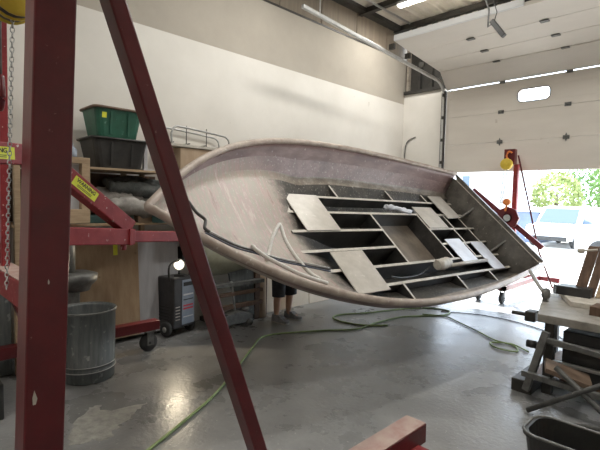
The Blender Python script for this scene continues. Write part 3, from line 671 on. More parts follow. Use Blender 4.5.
# ------------------------------------------------------------------ left wall clutter
s = empty('storage_shelf', 'pale timber shelf against the left wall carrying the green and black totes', 'shelf', (-5.2,2.1,0))
b = B(); b.box((-5.42,1.0,2.015), (-4.82,2.55,2.04)); part(b, 'top_board', 'wood', s, .003)
b = B(); b.box((-5.42,1.0,1.42), (-4.84,2.62,1.445)); part(b, 'lower_board', 'ply', s, .003)
for y, x in ((1.02,-5.4), (1.02,-4.9), (2.25,-5.4), (2.48,-5.4)):
    for _ in (0,):
        b = B(); b.box((x,y,0), (x+.07,y+.05,2.015)); part(b, 'upright', 'wood', s, .003)
b = B(); b.box((-5.43,1.0,1.45), (-5.4,2.7,2.0)); part(b, 'back_board', 'brown_wood', s, 0)
def tote(name, cx, cy, z, lx, ly, hh_, m, rim, label, lab=False):
    t = empty(name, label, 'tote', (cx,cy,z))
    def ring(f, zz, r=.06):
        out = []
        X, Y = lx/2*f, ly/2*f
        for sx, sy, a0 in ((1,1,0),(-1,1,90),(-1,-1,180),(1,-1,270)):
            for k in range(4):
                a = math.radians(a0+30*k); out.append((sx*(X-r)+r*math.cos(a), sy*(Y-r)+r*math.sin(a), zz))
        return out
    b = B(); rings = [ring(.8,0), ring(.97,hh_-.03), ring(1.0,hh_-.03), ring(1.0,hh_), ring(.95,hh_), ring(.79,.015)]
    V = [[b.bm.verts.new(p) for p in r] for r in rings]; n = len(V[0])
    for q, (A, C2) in enumerate(zip(V, V[1:])):
        for k in range(n): b.bm.faces.new((A[k],A[(k+1)%n],C2[(k+1)%n],C2[k])).material_index = 0
    b.bm.faces.new(V[0][::-1]); b.bm.faces.new(V[-1])
    b.obj('tub', m, t)
    b = B(); r1 = ring(1.03,hh_-.012); 
    b.tube(r1, .014, 6, closed=True); b.obj('rim', rim, t)
    for s_ in (-1,1):
        b = B(); b.box((lx*.46,s_*ly*.18-.012,hh_*.1), (lx*.475,s_*ly*.18+.012,hh_*.85), rot=(0,.09,0)); b.obj('rib', m, t, .003)
    if lab:
        b = B(); b.box((lx*.462,-ly*.36,hh_*.62), (lx*.468,-ly*.27,hh_*.8), rot=(0,.14,0)); b.obj('sticker', 'yellow', t)
    return t
tote('storage_tote', -5.07, 2.035, 2.041, .5, .61, .325, 'black', 'black', 'black plastic tote on the timber shelf, under the green one')
tote('storage_tote', -5.07, 2.02, 2.372, .46, .53, .32, 'green_tote', 'brown_rim', 'dark green plastic tote stacked on top of the black tote', True)
b = B(); b.box((-4.98,2.33,2.041), (-4.93,2.37,2.36)); b.box((-4.98,2.31,2.041), (-4.9,2.42,2.06))
for k in range(6): b.box((-4.931,2.34,2.08+.045*k), (-4.929,2.36,2.1+.045*k))
tag(b.obj('bracket_strip', 'white_sheet', None, .002), 'white perforated bracket strip standing right of the black tote', 'bracket')
# rolls of cloth on the lower board
def blob_roll(name, pts, r, m, label, cat, seed, am=.012):
    P_ = smooth_pts(pts, 8); rnd = random.Random(seed)
    b = B(); b.tube(P_, [r*(.55+.45*math.sin(PI*min(1,max(.12,i/(len(P_)-1)))))*rnd.uniform(.93,1.07) for i in range(len(P_))], 16); b.noise(am, seed)
    o = b.obj(name, m); tag(o, label, cat); return o
blob_roll('cloth_roll', [(-5.0,1.95,1.84),(-4.98,2.2,1.83),(-4.96,2.5,1.80),(-4.95,2.66,1.78)], .085, 'fabric_dark', 'charcoal rolled cloth, upper roll under the shelf', 'cloth roll', 3)
blob_roll('cloth_roll', [(-5.1,1.95,1.9),(-5.12,2.3,1.9),(-5.1,2.62,1.9)], .07, 'fabric_dark', 'dark rolled cloth at the back of the shelf, half hidden', 'cloth roll', 4)
blob_roll('cloth_roll', [(-4.93,1.85,1.62),(-4.92,2.1,1.64),(-4.92,2.4,1.58),(-4.92,2.66,1.56)], .10, 'fabric_pale', 'dusty pale rolled cloth, lower roll under the shelf', 'cloth roll', 5, .014)
blob_roll('cloth_roll', [(-5.1,1.6,1.66),(-5.1,2.1,1.70),(-5.1,2.6,1.68)], .16, 'fabric_pale', 'wide dusty cloth bundle supporting the rolls', 'cloth roll', 6)
b = B(); b.box((-5.0,2.25,1.446), (-4.9,2.47,1.54)); tag(b.obj('cardboard_box', 'card', None, .004), 'little cardboard carton under the pale cloth roll', 'box')
b = B(); b.lathe([(.0,0),(.10,0),(.105,.02),(.105,.2),(.08,.24),(0,.24)], (-4.80,2.48,1.446), 18); tag(b.obj('canister', 'teal'), 'dark teal canister at the front end of the shelf', 'canister')
b = B(); b.box((-5.3,1.3,1.446), (-4.9,2.2,1.53)); tag(b.obj('storage_case', 'teal', None, .01), 'flat dark case lying on the lower board', 'case')
# timber frame and things left of the totes
t = empty('pallet', 'small timber pallet frame standing left of the black tote', 'pallet', (-4.75,1.45,1.46))
b = B(); b.box((-4.8,1.15,2.06), (-4.72,1.66,2.12)); part(b, 'top_rail', 'wood', t, .003)
b = B(); b.box((-4.8,1.58,1.6), (-4.72,1.66,2.06)); part(b, 'stile', 'wood', t, .003)
b = B(); b.box((-4.8,1.15,1.86), (-4.72,1.58,1.9)); part(b, 'mid_rail', 'wood', t, .003)
b = B(); b.box((-4.83,1.15,1.6), (-4.805,1.58,2.05)); part(b, 'infill', 'white_sheet', t, 0)
b = B(); b.box((-4.8,1.15,1.46), (-4.72,1.66,1.6)); part(b, 'bottom_rail', 'wood', t, .003)
b = B(); b.lathe([(0,0),(.05,0),(.055,.02),(.055,.08),(.02,.12),(.02,.15),(0,.15)], (-4.85,1.52,2.12), 14); tag(b.obj('jug', 'welder_blue'), 'small pale blue jug on the timber frame left of the totes', 'jug')
b = B(); b.tube(smooth_pts([(-4.95,1.3,2.14),(-4.95,1.38,2.34),(-4.95,1.48,2.37),(-4.95,1.53,2.28),(-4.95,1.52,2.16)]), .009); tag(b.obj('wire_hoop', 'black'), 'curved black wire hoop behind the red post', 'handle')

# plywood sheet, white board
b = B(); b.box((-5.22,1.35,.06), (-5.2,2.4,1.22), rot=(0,-.08,0)); tag(b.obj('plywood_sheet', 'ply', None, .001), 'tan plywood sheet leaning behind the grey trash can', 'board')
b = B(); b.box((-5.25,2.37,.04), (-5.235,2.95,1.26), rot=(0,-.05,0)); tag(b.obj('white_board', 'white_sheet', None, .001), 'white board leaning between the plywood sheet and the welder', 'board')
b = B(); b.box((-5.19,2.08,1.05), (-5.188,2.13,1.19), rot=(0,-.06,0)); tag(b.obj('sticky_tag', 'yellow'), 'narrow yellow tag hanging below the red arm collar', 'tag')
# trash can
t = empty('trash_can', 'scuffed grey open trash can on the floor beside the red post', 'trash can', (-4.40,1.52,0))
b = B(); b.lathe([(0,0),(.225,0),(.24,.015),(.24,.10),(.246,.105),(.246,.12),(.24,.125),(.242,.15),(.248,.155),(.248,.168),(.242,.172),(.25,.64),(.258,.645),(.258,.665),(.246,.665),(.236,.64),(.225,.02),(0,.02)], (0,0,0), 40); b.obj('body', 'drum', t)
b = B(); b.tube([(.254*math.cos(a),.254*math.sin(a),.662) for a in [2*PI*k/32 for k in range(32)]], .009, 6, closed=True); b.obj('rim', 'grey_metal', t)
for z in (.112,.162):
    b = B(); b.tube([(.249*math.cos(a),.249*math.sin(a),z) for a in [2*PI*k/32 for k in range(32)]], .004, 5, closed=True); b.obj('hoop', 'galv', t)
b = B(); b.lathe([(0,.02),(.2,.02),(.18,.25),(.1,.33),(0,.36)], (0,0,0), 20); b.noise(.02,2); b.obj('contents', 'fabric_dark', t)
# grey grinder / pump behind the post
t = empty('bench_grinder_stand', 'grey cast-metal machine stand half hidden behind the red post', 'machine', (-4.95,1.35,0))
b = B(); b.box((-5.05,1.3,0), (-4.8,1.65,.04)); part(b, 'foot', 'grey_metal', t, .01)
b = B(); b.prism([(-5.0,1.38,.04),(-4.84,1.38,.04),(-4.84,1.6,.04),(-5.0,1.6,.04)], (0,0,.9)); part(b, 'pedestal', 'grey_metal', t, .01)
b = B(); b.lathe([(0,0),(.13,0),(.15,.05),(.2,.1),(.21,.17),(.12,.2),(0,.2)], (-4.9,1.58,.75), 20); part(b, 'bowl', 'grey_metal', t, 0)
b = B(); b.lathe([(0,0),(.07,0),(.07,.35),(.05,.42),(0,.42)], (-4.9,1.5,.95), 16); part(b, 'motor', 'grey_metal', t, 0)
b = B(); b.box((-4.86,1.36,1.45), (-4.84,1.38,1.72)); b.box((-4.9,1.32,1.44), (-4.8,1.42,1.46)); tag(b.obj('clamp', 'orange', None, .002), 'small orange-red clamp on the lower shelf board', 'clamp')
# stuff seen left of the post
b = B(); b.lathe([(0,0),(.17,0),(.18,.02),(.18,.55),(.17,.58),(0,.58)], (-4.75,.72,1.3), 24); 
tag(b.obj('drum', 'welder_blue'), 'blue-grey drum at the left edge, above the dusty beam', 'drum')
b = B(); b.box((-5.4,.2,0), (-4.9,1.0,1.3)); tag(b.obj('cabinet', 'drum', None, .01), 'low dark cabinet under the blue-grey drum at the left edge', 'cabinet')
b = B(); b.box((-4.5,-.2,0), (-3.95,.75,.28)); tag(b.obj('storage_crate', 'black', None, .01), 'low black crate on the floor at the left edge', 'crate')
b = B(); b.box((-4.52,-.2,.281), (-3.95,.72,.31)); tag(b.obj('plank', 'lip', None, .003), 'pale plank lying on the black crate at the left edge', 'plank')
# framed rack above the bow, carton
t = empty('wire_rack', 'tubular metal rack with rounded ends on the wall behind the bow', 'rack', (-5.3,3.25,2.3))
for x in (-5.4,-5.15):
    b = B(); b.tube(smooth_pts([(x,2.8,2.42),(x,2.79,2.55),(x,2.84,2.63),(x,2.95,2.64),(x,3.5,2.60),(x,3.62,2.58),(x,3.67,2.5),(x,3.67,2.3)],5), .013); part(b, 'side_rail', 'galv', t, 0)
for y in (2.82, 3.05, 3.3, 3.55, 3.66):
    b = B(); b.tube([(-5.4,y,2.44),(-5.15,y,2.44)], .008, 6); part(b, 'cross_rail', 'grey_metal', t, 0)
b = B(); b.box((-5.42,2.75,2.385), (-5.1,3.72,2.42)); part(b, 'tray', 'lip', t, .003)
for y in (3.0,3.3): 
    b = B(); b.tube([(-5.15,y,2.42),(-5.15,y,2.66)], .008, 6); part(b, 'upright', 'grey_metal', t, 0)
b = B(); b.box((-5.4,2.9,1.95), (-5.12,3.56,2.38)); tag(b.obj('cardboard_carton', 'card', None, .006), 'tan cardboard carton beneath the metal rack behind the bow', 'box')
b = B(); b.box((-5.44,2.78,1.4), (-5.06,3.7,1.95)); tag(b.obj('cupboard', 'brown_wood', None, .006), 'brown wall-hung cupboard behind the bow carrying the carton', 'cupboard')
# welder with work lamp
WXc, WYc = -5.15, 2.84
t = empty('welder_cart', 'upright dark wheeled welding machine with a blue-grey control panel, left of the slanting leg', 'welder', (WXc,WYc,0), .22)
b = B(); b.box((-.17,-.15,.09), (.17,.19,.74)); b.obj('case', 'welder_dark', t, .02)
b = B(); b.box((.171,-.02,.13), (.178,.185,.70)); pn = b.obj('control_panel', 'welder_blue', t, .002)
for z, hgt, m_ in ((.62,.05,'ink'),(.5,.02,'white'),(.44,.012,'ink'),(.36,.02,'stripe_red'),(.32,.022,'stripe_red'),(.22,.012,'white')):
    b = B(); b.box((.1785,.0,z), (.1795,.165,z+hgt)); b.obj('panel_marking', m_, pn)
for k in range(5):
    b = B(); b.box((-.1+0*k,-.1545,.2+k*.04), (.1,-.15,.212+k*.04)); b.obj('vent_slot', 'ink', t)
    b = B(); b.box((.17,-.12,.2+k*.04), (.1745,-.05,.212+k*.04)); b.obj('vent_slot', 'lip', t)
b = B(); b.tube(smooth_pts([(.1,-.16,.7),(.1,-.17,.86),(.1,-.1,.93),(.1,.1,.93),(.1,.17,.86),(.1,.17,.72)],5), .013); b.obj('handle', 'black', t)
for s_ in (-1,1):
    b = B(); b.lathe([(.03,-.025),(.085,-.025),(.095,-.015),(.095,.015),(.085,.025),(.03,.025)], (.08,s_*.19,.095), 20, 'y'); w_ = b.obj('wheel', 'rubber', t)
    b = B(); b.lathe([(0,-.03),(.035,-.03),(.035,.03),(0,.03)], (.08,s_*.19,.095), 14, 'y'); b.obj('hub', 'galv', w_)
    b = B(); b.tube([(-.13,s_*.12,0.001),(-.13,s_*.12,.09)], .025, 8); b.obj('foot', 'rubber', t)
t = empty('work_lamp', 'small halogen work lamp shining brightly on top of the welder', 'lamp', (-5.06,2.86,.742), -.5)
b = B(); b.box((-.05,-.06,0), (.04,.06,.02)); b.obj('base', 'black', t, .003)
b = B(); b.tube([(-.02,0,.02),(-.02,0,.09)], .01); b.obj('bracket', 'black', t)
b = B(); b.lathe([(0,-.06),(.04,-.06),(.065,.0),(.075,.03),(.07,.03),(.058,0),(0,-.045)], (0,0,.15), 20, 'x'); b.obj('reflector', 'galv', t)
b = B(); b.lathe([(0,.012),(.052,.012),(.055,.018),(0,.022)], (0,0,.15), 20, 'x'); b.obj('bulb', 'bulb', t)
l = bpy.data.lights.new('work_lamp_glow', 'SPOT'); l.energy = 22; l.color = (1,.85,.62); l.spot_size = math.radians(130); l.shadow_soft_size = .05
lo = bpy.data.objects.new('work_lamp_glow', l); COL.objects.link(lo); lo.location = (-4.97,2.80,.90); lo.rotation_euler = Vector((1,-.6,-.05)).to_track_quat('-Z','Y').to_euler()
b = B(); b.lathe([(0,0),(.09,0),(.1,.03),(.1,.14),(.06,.19),(0,.2)], (-5.28,3.1,1.08), 16); b.box((-5.4,3.0,.9), (-5.22,3.2,1.08))
tag(b.obj('motor_unit', 'black', None, .006), 'black motor unit just behind the welder under the bow', 'motor')
# compressor tank
t = empty('air_compressor', 'pale olive air tank on a dark red frame, seen under the near gunwale', 'air compressor', (-5.05,3.7,0))
b = B(); b.lathe([(0,-.5),(.12,-.49),(.2,-.44),(.235,-.36),(.235,.36),(.2,.44),(.12,.49),(0,.5)], (-5.12,3.65,.92), 28, 'y'); part(b, 'tank', 'tank', t, 0)
for y in (3.35,3.95):
    b = B(); b.box((-5.3,y-.03,.04), (-4.9,y+.03,.1)); b.box((-5.16,y-.03,.1), (-5.08,y+.03,.7)); part(b, 'leg_frame', 'dark_steel', t, .004)
b = B(); b.box((-4.92,3.2,.42), (-4.87,4.1,.47)); b.box((-4.92,3.2,.24), (-4.87,4.1,.3)); part(b, 'side_rail', 'brown_wood', t, .004)
b = B(); b.box((-5.0,3.2,.55), (-4.86,4.12,.6)); part(b, 'upper_rail', 'grey_metal', t, .004)
b = B(); b.lathe([(.03,-.03),(.09,-.03),(.1,0),(.09,.03),(.03,.03)], (-4.82,3.42,.1), 18, 'x'); part(b, 'wheel', 'rubber', t, 0)
# floor jack
t = empty('floor_jack', 'dusty grey trolley jack on the floor under the air tank', 'jack', (-4.870,3.480,0))
b = B(); b.prism([(-4.780,3.280,.05),(-4.780,3.850,.05),(-4.780,3.850,.16),(-4.780,3.630,.22),(-4.780,3.280,.16)], (-.18,0,0)); part(b, 'chassis', 'grey_metal', t, .01)
b = B(); b.tube([(-4.870,3.610,.2),(-4.900,3.560,.62)], .016); part(b, 'pump_handle', 'galv', t, 0)
b = B(); b.lathe([(0,0),(.06,0),(.06,.03),(0,.03)], (-4.870,3.780,.2), 14); part(b, 'saddle', 'grey_metal', t, 0)
for y in (3.33,3.79):
    b = B(); b.lathe([(0,-.11),(.05,-.11),(.05,-.09),(.02,-.09),(.02,.09),(.05,.09),(.05,.11),(0,.11)], (-4.87,y,.05), 16, 'x'); part(b, 'wheel', 'grey_metal', t, 0)
# dark leaning panel, brown box, boards
b = B(); b.prism([(-4.95,3.74,.0),(-4.95,4.02,.0),(-4.95,3.98,.80),(-4.95,3.56,.72)], (-.04,0,0)); tag(b.obj('slate_panel', 'drum', None, .004), 'dark scratched panel leaning left of the brown timber', 'panel')
b = B(); b.box((-5.05,4.03,.0), (-4.96,4.12,.9)); tag(b.obj('timber_post', 'brown_wood', None, .004), 'dark brown timber standing right of the scratched panel', 'timber')
b = B(); b.tube([(-5.02,4.2,0),(-5.06,4.2,.95)], .075, 20); tag(b.obj('cardboard_tube', 'card'), 'upright tan cardboard tube right of the dark brown timber', 'tube')
b = B(); b.box((-5.12,4.29,0), (-5.08,4.36,.95)); tag(b.obj('timber_post', 'brown_wood', None, .004), 'dark brown timber just right of the tan tube', 'timber')
b = B(); b.box((-5.16,4.38,0), (-5.14,4.60,.98), rot=(0,-.04,0)); tag(b.obj('leaning_board', 'card_pale', None, .001), 'narrow cream board leaning just left of the person', 'board')
b = B(); b.box((-5.17,4.62,0), (-5.15,4.86,.98), rot=(0,-.04,0)); tag(b.obj('leaning_board', 'card', None, .001), 'tan board leaning directly behind the person', 'board')
b = B(); b.box((-5.20,4.88,0), (-5.17,5.34,.95), rot=(0,-.06,0)); tag(b.obj('leaning_board', 'card_pale', None, .001), 'wide pale board leaning right of the person', 'board')
b = B(); b.box((-5.20,5.36,0), (-5.17,5.86,.95), rot=(0,-.06,0)); tag(b.obj('leaning_board', 'card_pale', None, .001), 'wide pale board at the right end of the leaning boards', 'board')

# ------------------------------------------------------------------ hose on the floor
Z0 = .012
pts = [(-2.2,.4),(-2.62,1.0),(-2.81,1.38),(-3.02,1.8),(-3.24,2.2),(-3.6,2.7),(-3.98,3.2),(-4.2,3.5),(-4.22,3.75),(-4.07,4.07),(-3.9,4.4),(-3.68,4.74),(-3.68,5.28),(-3.63,5.77),(-3.45,6.1),(-3.25,6.45),(-3.35,6.75),(-3.7,6.6),(-3.95,6.1),(-4.1,5.6),(-4.3,5.2),(-4.26,4.95),(-4.0,4.9),(-3.7,5.0),(-3.5,5.25)]
b = B(); b.tube(smooth_pts([(x,y,Z0+.001*(i%2)) for i,(x,y) in enumerate(pts)], 6), .012, 8)
tag(b.obj('hose', 'hose'), 'long green air hose snaking across the floor from the front left', 'hose')
pts = [(-3.5,6.2),(-3.2,6.35),(-2.9,6.2),(-2.5,5.95),(-2.2,5.75),(-1.95,5.7),(-1.85,5.5),(-2.05,5.45),(-2.2,5.6),(-2.0,5.75),(-1.75,5.6)]
b = B(); b.tube(smooth_pts([(x,y,Z0+.002) for x,y in pts], 6), .010, 8); tag(b.obj('hose', 'hose'), 'green hose running toward the bench and ending in small coils', 'hose')
b = B(); b.tube(smooth_pts([(-3.4,6.6,.01),(-2.9,6.9,.01),(-2.3,6.9,.01),(-1.7,6.6,.01),(-1.5,6.2,.01)], 6), .007, 6); tag(b.obj('cord', 'black'), 'thin black cord across the floor toward the doorway', 'cord')
outl = [(-3.28,1.01),(-3.61,1.17),(-3.73,1.37),(-3.60,1.36),(-3.50,1.70),(-3.42,1.58),(-3.29,1.36),(-3.14,1.25),(-3.2,1.12)]
b = B(); b.prism([(p.x,p.y,.0) for p in [q+Vector((random.uniform(-.03,.03),random.uniform(-.03,.03),0)) for q in smooth_pts([(x,y,0) for x,y in outl],5,True)]], (0,0,.0012)); tag(b.obj('dried_spill', 'patch'), 'pale dried spill on the floor below the trash can', 'spill')

# ------------------------------------------------------------------ person behind the boat
def skin_body(name, verts, edges, radii, m, parent, root=0, sub=2):
    me = bpy.data.meshes.new(name); me.from_pydata([Vector(v) for v in verts], edges, [])
    o = bpy.data.objects.new(name, me); COL.objects.link(o); o.parent = parent
    sk = o.modifiers.new('skin','SKIN'); sk.use_smooth_shade = True
    ss = o.modifiers.new('sub','SUBSURF'); ss.levels = sub; ss.render_levels = sub
    me.skin_vertices.new(name='') if not me.skin_vertices else None
    for i, r in enumerate(radii):
        sv = me.skin_vertices[0].data[i]; sv.radius = r if isinstance(r, tuple) else (r, r); sv.use_root = (i == root)
    bpy.context.view_layer.update()
    nm = bpy.data.meshes.new_from_object(o.evaluated_get(bpy.context.evaluated_depsgraph_get()))
    o.modifiers.clear(); o.data = nm; nm.materials.clear(); nm.materials.append(M[m])
    for f in nm.polygons: f.use_smooth = True
    return o
per = empty('person', 'person standing behind the hull in dark shorts and grey shoes, only legs showing', 'person', (-4.66,4.30,0), math.radians(-80))
# local: facing +y, x to the side
V = [(0,0,.93),(0,.0,1.08),(0,.0,1.26),(0,-.01,1.42),(0,0,1.50),(0,.02,1.60),(0,.03,1.70),
     (.10,0,.88),(.115,.01,.48),(.12,-.01,.30),(.12,-.02,.09),(.125,.10,.045),(.125,.17,.035),
     (-.10,0,.88),(-.13,.03,.48),(-.14,.01,.30),(-.14,.0,.09),(-.16,.12,.045),(-.17,.18,.035),
     (.19,-.01,1.40),(.25,.02,1.14),(.20,.2,.98),(.17,.27,.95),
     (-.19,-.01,1.40),(-.25,.02,1.14),(-.20,.2,.98),(-.17,.27,.95)]
E_ = [(0,1),(1,2),(2,3),(3,4),(4,5),(5,6),(0,7),(7,8),(8,9),(9,10),(10,11),(11,12),(0,13),(13,14),(14,15),(15,16),(16,17),(17,18),(3,19),(19,20),(20,21),(21,22),(3,23),(23,24),(24,25),(25,26)]
R_ = [(.15,.11),(.14,.10),(.16,.11),(.13,.09),.055,(.07,.09),(.075,.09),.09,.058,.056,.036,.035,.028,.09,.058,.056,.036,.035,.028,.055,.04,.03,.035,.055,.04,.03,.035]
body = skin_body('body', V, E_, R_, 'skin', per)
for s_ in (-1,1):      # fingers and thumb
    for k in range(4):
        x0 = s_*(.165+.012*(k-1.5)); L_ = (.065,.075,.07,.055)[k]
        b = B(); b.tube(smooth_pts([(x0,.28,.955-.006*k),(x0-.004*s_,.28+L_*.6,.945-.006*k),(x0-.008*s_,.28+L_,.925-.006*k)],3), [.009]*4+[.0085]*2+[.007], 7); b.obj('finger', 'skin', per)
    b = B(); b.tube(smooth_pts([(s_*.15,.25,.965),(s_*.125,.28,.965),(s_*.118,.315,.955)],3), [.011]*5+[.009,.008], 7); b.obj('thumb', 'skin', per)
    b = B(); b.lathe([(0,-.008),(.011,-.004),(.011,.004),(0,.008)], (s_*.03,.112,1.665), 10, 'y'); b.obj('eye', 'ink', per)
    b = B(); b.lathe([(0,-.012),(.022,-.01),(.026,0),(.022,.01),(0,.012)], (s_*.079,.02,1.65), 12, 'x'); b.obj('ear', 'skin', per)
b = B(); b.prism([(-.012,.11,1.62),(.012,.11,1.62),(.006,.105,1.665),(-.006,.105,1.665)], (0,.022,-.004)); b.obj('nose', 'skin', per, .004)
b = B(); b.box((-.022,.106,1.585), (.022,.112,1.592)); b.obj('mouth', 'stripe_red', per, .002)
b = B(); b.lathe([(.088,-.02),(.096,.02),(.09,.07),(.06,.105),(0,.12)], (0,.01,1.69), 24); b.obj('hair', 'hair', per)
# shorts: two wide legs and a waist
def leg_short(side):
    c0 = Vector(V[7 if side > 0 else 13]); c1 = Vector(V[8 if side > 0 else 14]); d = (c1-c0)
    return [c0+Vector((0,0,.06)), c0+d*.3, c0+d*.7, c0+d*1.0, c0+d*1.27], [.112,.108,.098,.093,.09]
for side in (1,-1):
    p_, r_ = leg_short(side); b = B(); b.tube(smooth_pts(p_,3), [r_[0]+(r_[-1]-r_[0])*i/12 for i in range(13)], 18); b.obj('shorts_leg', 'shorts', per)
b = B(); b.lathe([(.0,0),(.14,.0),(.175,.04),(.172,.14),(.165,.2),(0,.2)], (0,0,.86), 24); 
for v in b.bm.verts: v.co.y *= .78
b.obj('shorts_waist', 'shorts', per)
skin_body('shirt', [(0,0,1.0),(0,0,1.1),(0,0,1.26),(0,-.01,1.42),(0,0,1.47),(.19,-.01,1.40),(.235,.01,1.24),(-.19,-.01,1.40),(-.235,.01,1.24)], [(0,1),(1,2),(2,3),(3,4),(3,5),(5,6),(3,7),(7,8)], [(.175,.13),(.165,.125),(.18,.13),(.145,.105),.065,.07,.06,.07,.06], 'shirt', per)
for sx, yo, rot_ in ((.125,0,0),(-.155,.01,.12)):
    b = B(); 
    out = [(-.035,-.075),(.035,-.075),(.045,0),(.052,.1),(.045,.17),(.015,.2),(-.02,.2),(-.045,.17),(-.05,.1),(-.042,0)]
    R2 = Matrix.Rotation(rot_,3,'Z')
    def O(p, k, z): 
        q = R2 @ Vector((p[0]*k, p[1]*(k*.5+.5), 0)); return (sx+q.x, yo+q.y, z)
    rings = [[O(p,1,.0) for p in out],[O(p,1.02,.02) for p in out],[O(p,1,.05) for p in out]]
    rings.append([(O((p[0], min(p[1],.12)),.95,.075)) for p in out]); rings.append([(O((p[0],min(p[1],.055)),.85,.115)) for p in out])
    Vv = [[b.bm.verts.new(p) for p in r] for r in rings]; nn = len(out)
    for q, (A, C2) in enumerate(zip(Vv, Vv[1:])):
        for k in range(nn): f = b.bm.faces.new((A[k],A[(k+1)%nn],C2[(k+1)%nn],C2[k])); f.material_index = 1 if q == 0 else 0
    b.bm.faces.new(Vv[0][::-1]).material_index = 1; b.bm.faces.new(Vv[-1])
    b.obj('shoe', ['shoe','sole'], per)

# ------------------------------------------------------------------ right hand bench
t = empty('workbench', 'cluttered steel workbench with thick grey top at the right, by the doorway', 'workbench', (-.6,5.0,0))
b = B(); b.prism([(-1.32,4.42,.68),(-1.62,5.6,.68),(.9,5.75,.68),(.9,4.45,.68)], (0,0,.075)); part(b, 'top', 'bench_top', t, .006)
for lx_, ly_ in ((-1.28,4.5),(-1.5,5.45),(.7,4.5),(.7,5.5)):
    b = B(); b.box((lx_,ly_,.0), (lx_+.08,ly_+.08,.68)); part(b, 'leg', 'dark_steel', t, .004)
b = B(); b.box((-1.25,4.5,.46), (.75,4.55,.51)); b.box((-1.25,4.5,.3), (.75,4.54,.33)); part(b, 'front_rail', 'galv', t, .003)
b = B(); b.box((-1.4,4.55,.12), (.75,5.5,.15)); part(b, 'lower_shelf', 'brown_wood', t, .003)
b = B(); b.box((-1.15,4.6,.151), (-.7,5.35,.60)); tag(b.obj('toolbox', 'black', None, .01), 'black toolbox on the lower shelf of the bench', 'toolbox')
b = B(); b.box((-.68,4.58,.151), (.6,5.3,.64)); tag(b.obj('storage_crate', 'black', None, .01), 'large black crate on the lower shelf of the bench', 'crate')
# second slab of offcuts on the bench
b = B(); b.prism([(-1.2,5.0,.756),(-1.45,5.55,.756),(.6,5.6,.756),(.6,5.0,.756)], (0,0,.05)); tag(b.obj('timber_slab', 'lip', None, .004), 'pale thick slab lying on the bench behind the front edge', 'slab')
b = B(); b.box((-.98,4.72,.756), (.2,4.95,.84), rot=(0,0,-.03)); tag(b.obj('timber_beam', 'brown_wood', None, .006), 'dark brown beam lying across the bench near its right end', 'beam')
b = B(); b.box((-1.42,5.3,.807), (-1.1,5.52,.9)); tag(b.obj('tool_case', 'black', None, .006), 'small black case at the far left corner of the bench', 'case')
# vise-like clamps at the bench end
t = empty('vise', 'small black bench vise gripping the left end of the bench', 'vise', (-1.42,4.75,.69))
b = B(); b.box((-1.52,4.68,.60), (-1.42,4.82,.70)); part(b, 'jaw', 'dark_steel', t, .01)
b = B(); b.lathe([(0,-.04),(.05,-.03),(.06,0),(.05,.03),(0,.03)], (-1.44,5.05,.84), 16, 'x'); b.box((-1.46,5.03,.75), (-1.42,5.07,.84)); part(b, 'hand_wheel', 'grey_metal', t, 0)
b = B(); b.tube([(-1.66,4.75,.65),(-1.52,4.75,.65)], .02); part(b, 'screw', 'black', t, 0)
b = B(); b.tube(smooth_pts([(-1.78,5.6,.98),(-1.6,5.35,.86),(-1.46,5.2,.775)]), .022); tag(b.obj('clamp_bar', 'galv'), 'short bright clamp bar angled over the left corner of the bench', 'clamp')
# stack of planks leaning over the bench
for k in range(5):
    b = B(); x0 = -1.30+.085*k; b.beam((x0,5.45+.02*k,.81), (x0+.10,5.9,1.28-.01*k), .075, .035, up=(1,0,0)); 
    b.bm.free()
G2 = 'brown planks leaning at the back of the bench'
for k, (x0, x1, m_, lab) in enumerate(((-1.28,-1.17,'brown_wood','leftmost dark brown plank leaning above the bench'),(-1.17,-1.08,'brown_wood','second dark plank from the left leaning above the bench'),(-1.08,-1.03,'wood','paler plank edge between the dark planks above the bench'),(-1.02,-.9,'brown_wood','dark plank right of the pale one above the bench'),(-.89,-.84,'lip','thin whitish plank leaning above the bench'),(-.83,-.6,'brown_wood','wide dark plank at the right edge above the bench'))):
    b = B(); b.prism([(x0,5.40,.807),(x1-.01,5.40,.807),(x1+.08,5.55,1.33),(x0+.085,5.55,1.33)], (0,.04,.0)); tag(b.obj('plank', m_, None, .003), lab, 'plank', G2)
b = B(); b.lathe([(0,-.03),(.025,-.03),(.03,0),(.025,.03),(0,.03)], (-1.24,5.45,1.28), 12, 'x'); b.tube([(-1.24,5.45,1.28),(-1.1,5.5,1.3)], .012); tag(b.obj('spring_clamp', 'pale_ply'), 'pale round clamp at the top of the leftmost plank', 'clamp')
# steel frames leaning in front of the bench
t = empty('steel_trestle', 'rusty dark steel trestle with crossed tubes under the bench front', 'trestle', (-.9,4.1,0))
b = B(); b.beam((-1.35,4.3,.06), (-1.22,4.35,.62), .06, .06, up=(1,0,0)); part(b, 'leg', 'grey_metal', t, .004)
b = B(); b.beam((-1.38,4.28,.22), (.2,4.0,.26), .05, .05); part(b, 'front_rail', 'grey_metal', t, .004)
b = B(); b.tube([(-1.22,3.95,.03),(-.5,4.0,.55)], .021); part(b, 'cross_tube', 'dark_tube', t, 0)
b = B(); b.tube([(-1.05,4.05,.42),(-.40,3.85,.03)], .024); part(b, 'cross_tube', 'dark_tube', t, 0)
b = B(); b.tube([(-1.1,3.80,.03),(-.1,3.95,.22)], .02); part(b, 'foot_tube', 'dark_tube', t, 0)
b = B(); b.beam((.15,4.0,.03), (.15,4.0,.6), .05, .05, up=(1,0,0)); b.beam((.15,4.0,.55), (-1.22,4.35,.55), .045, .045); part(b, 'rear_frame', 'grey_metal', t, .004)
b = B(); b.box((-1.2,4.15,.29), (-.85,4.45,.33), rot=(0,.25,.3)); tag(b.obj('rusty_plate', 'brown_rim', None, .003), 'small rust brown plate on the trestle', 'plate')
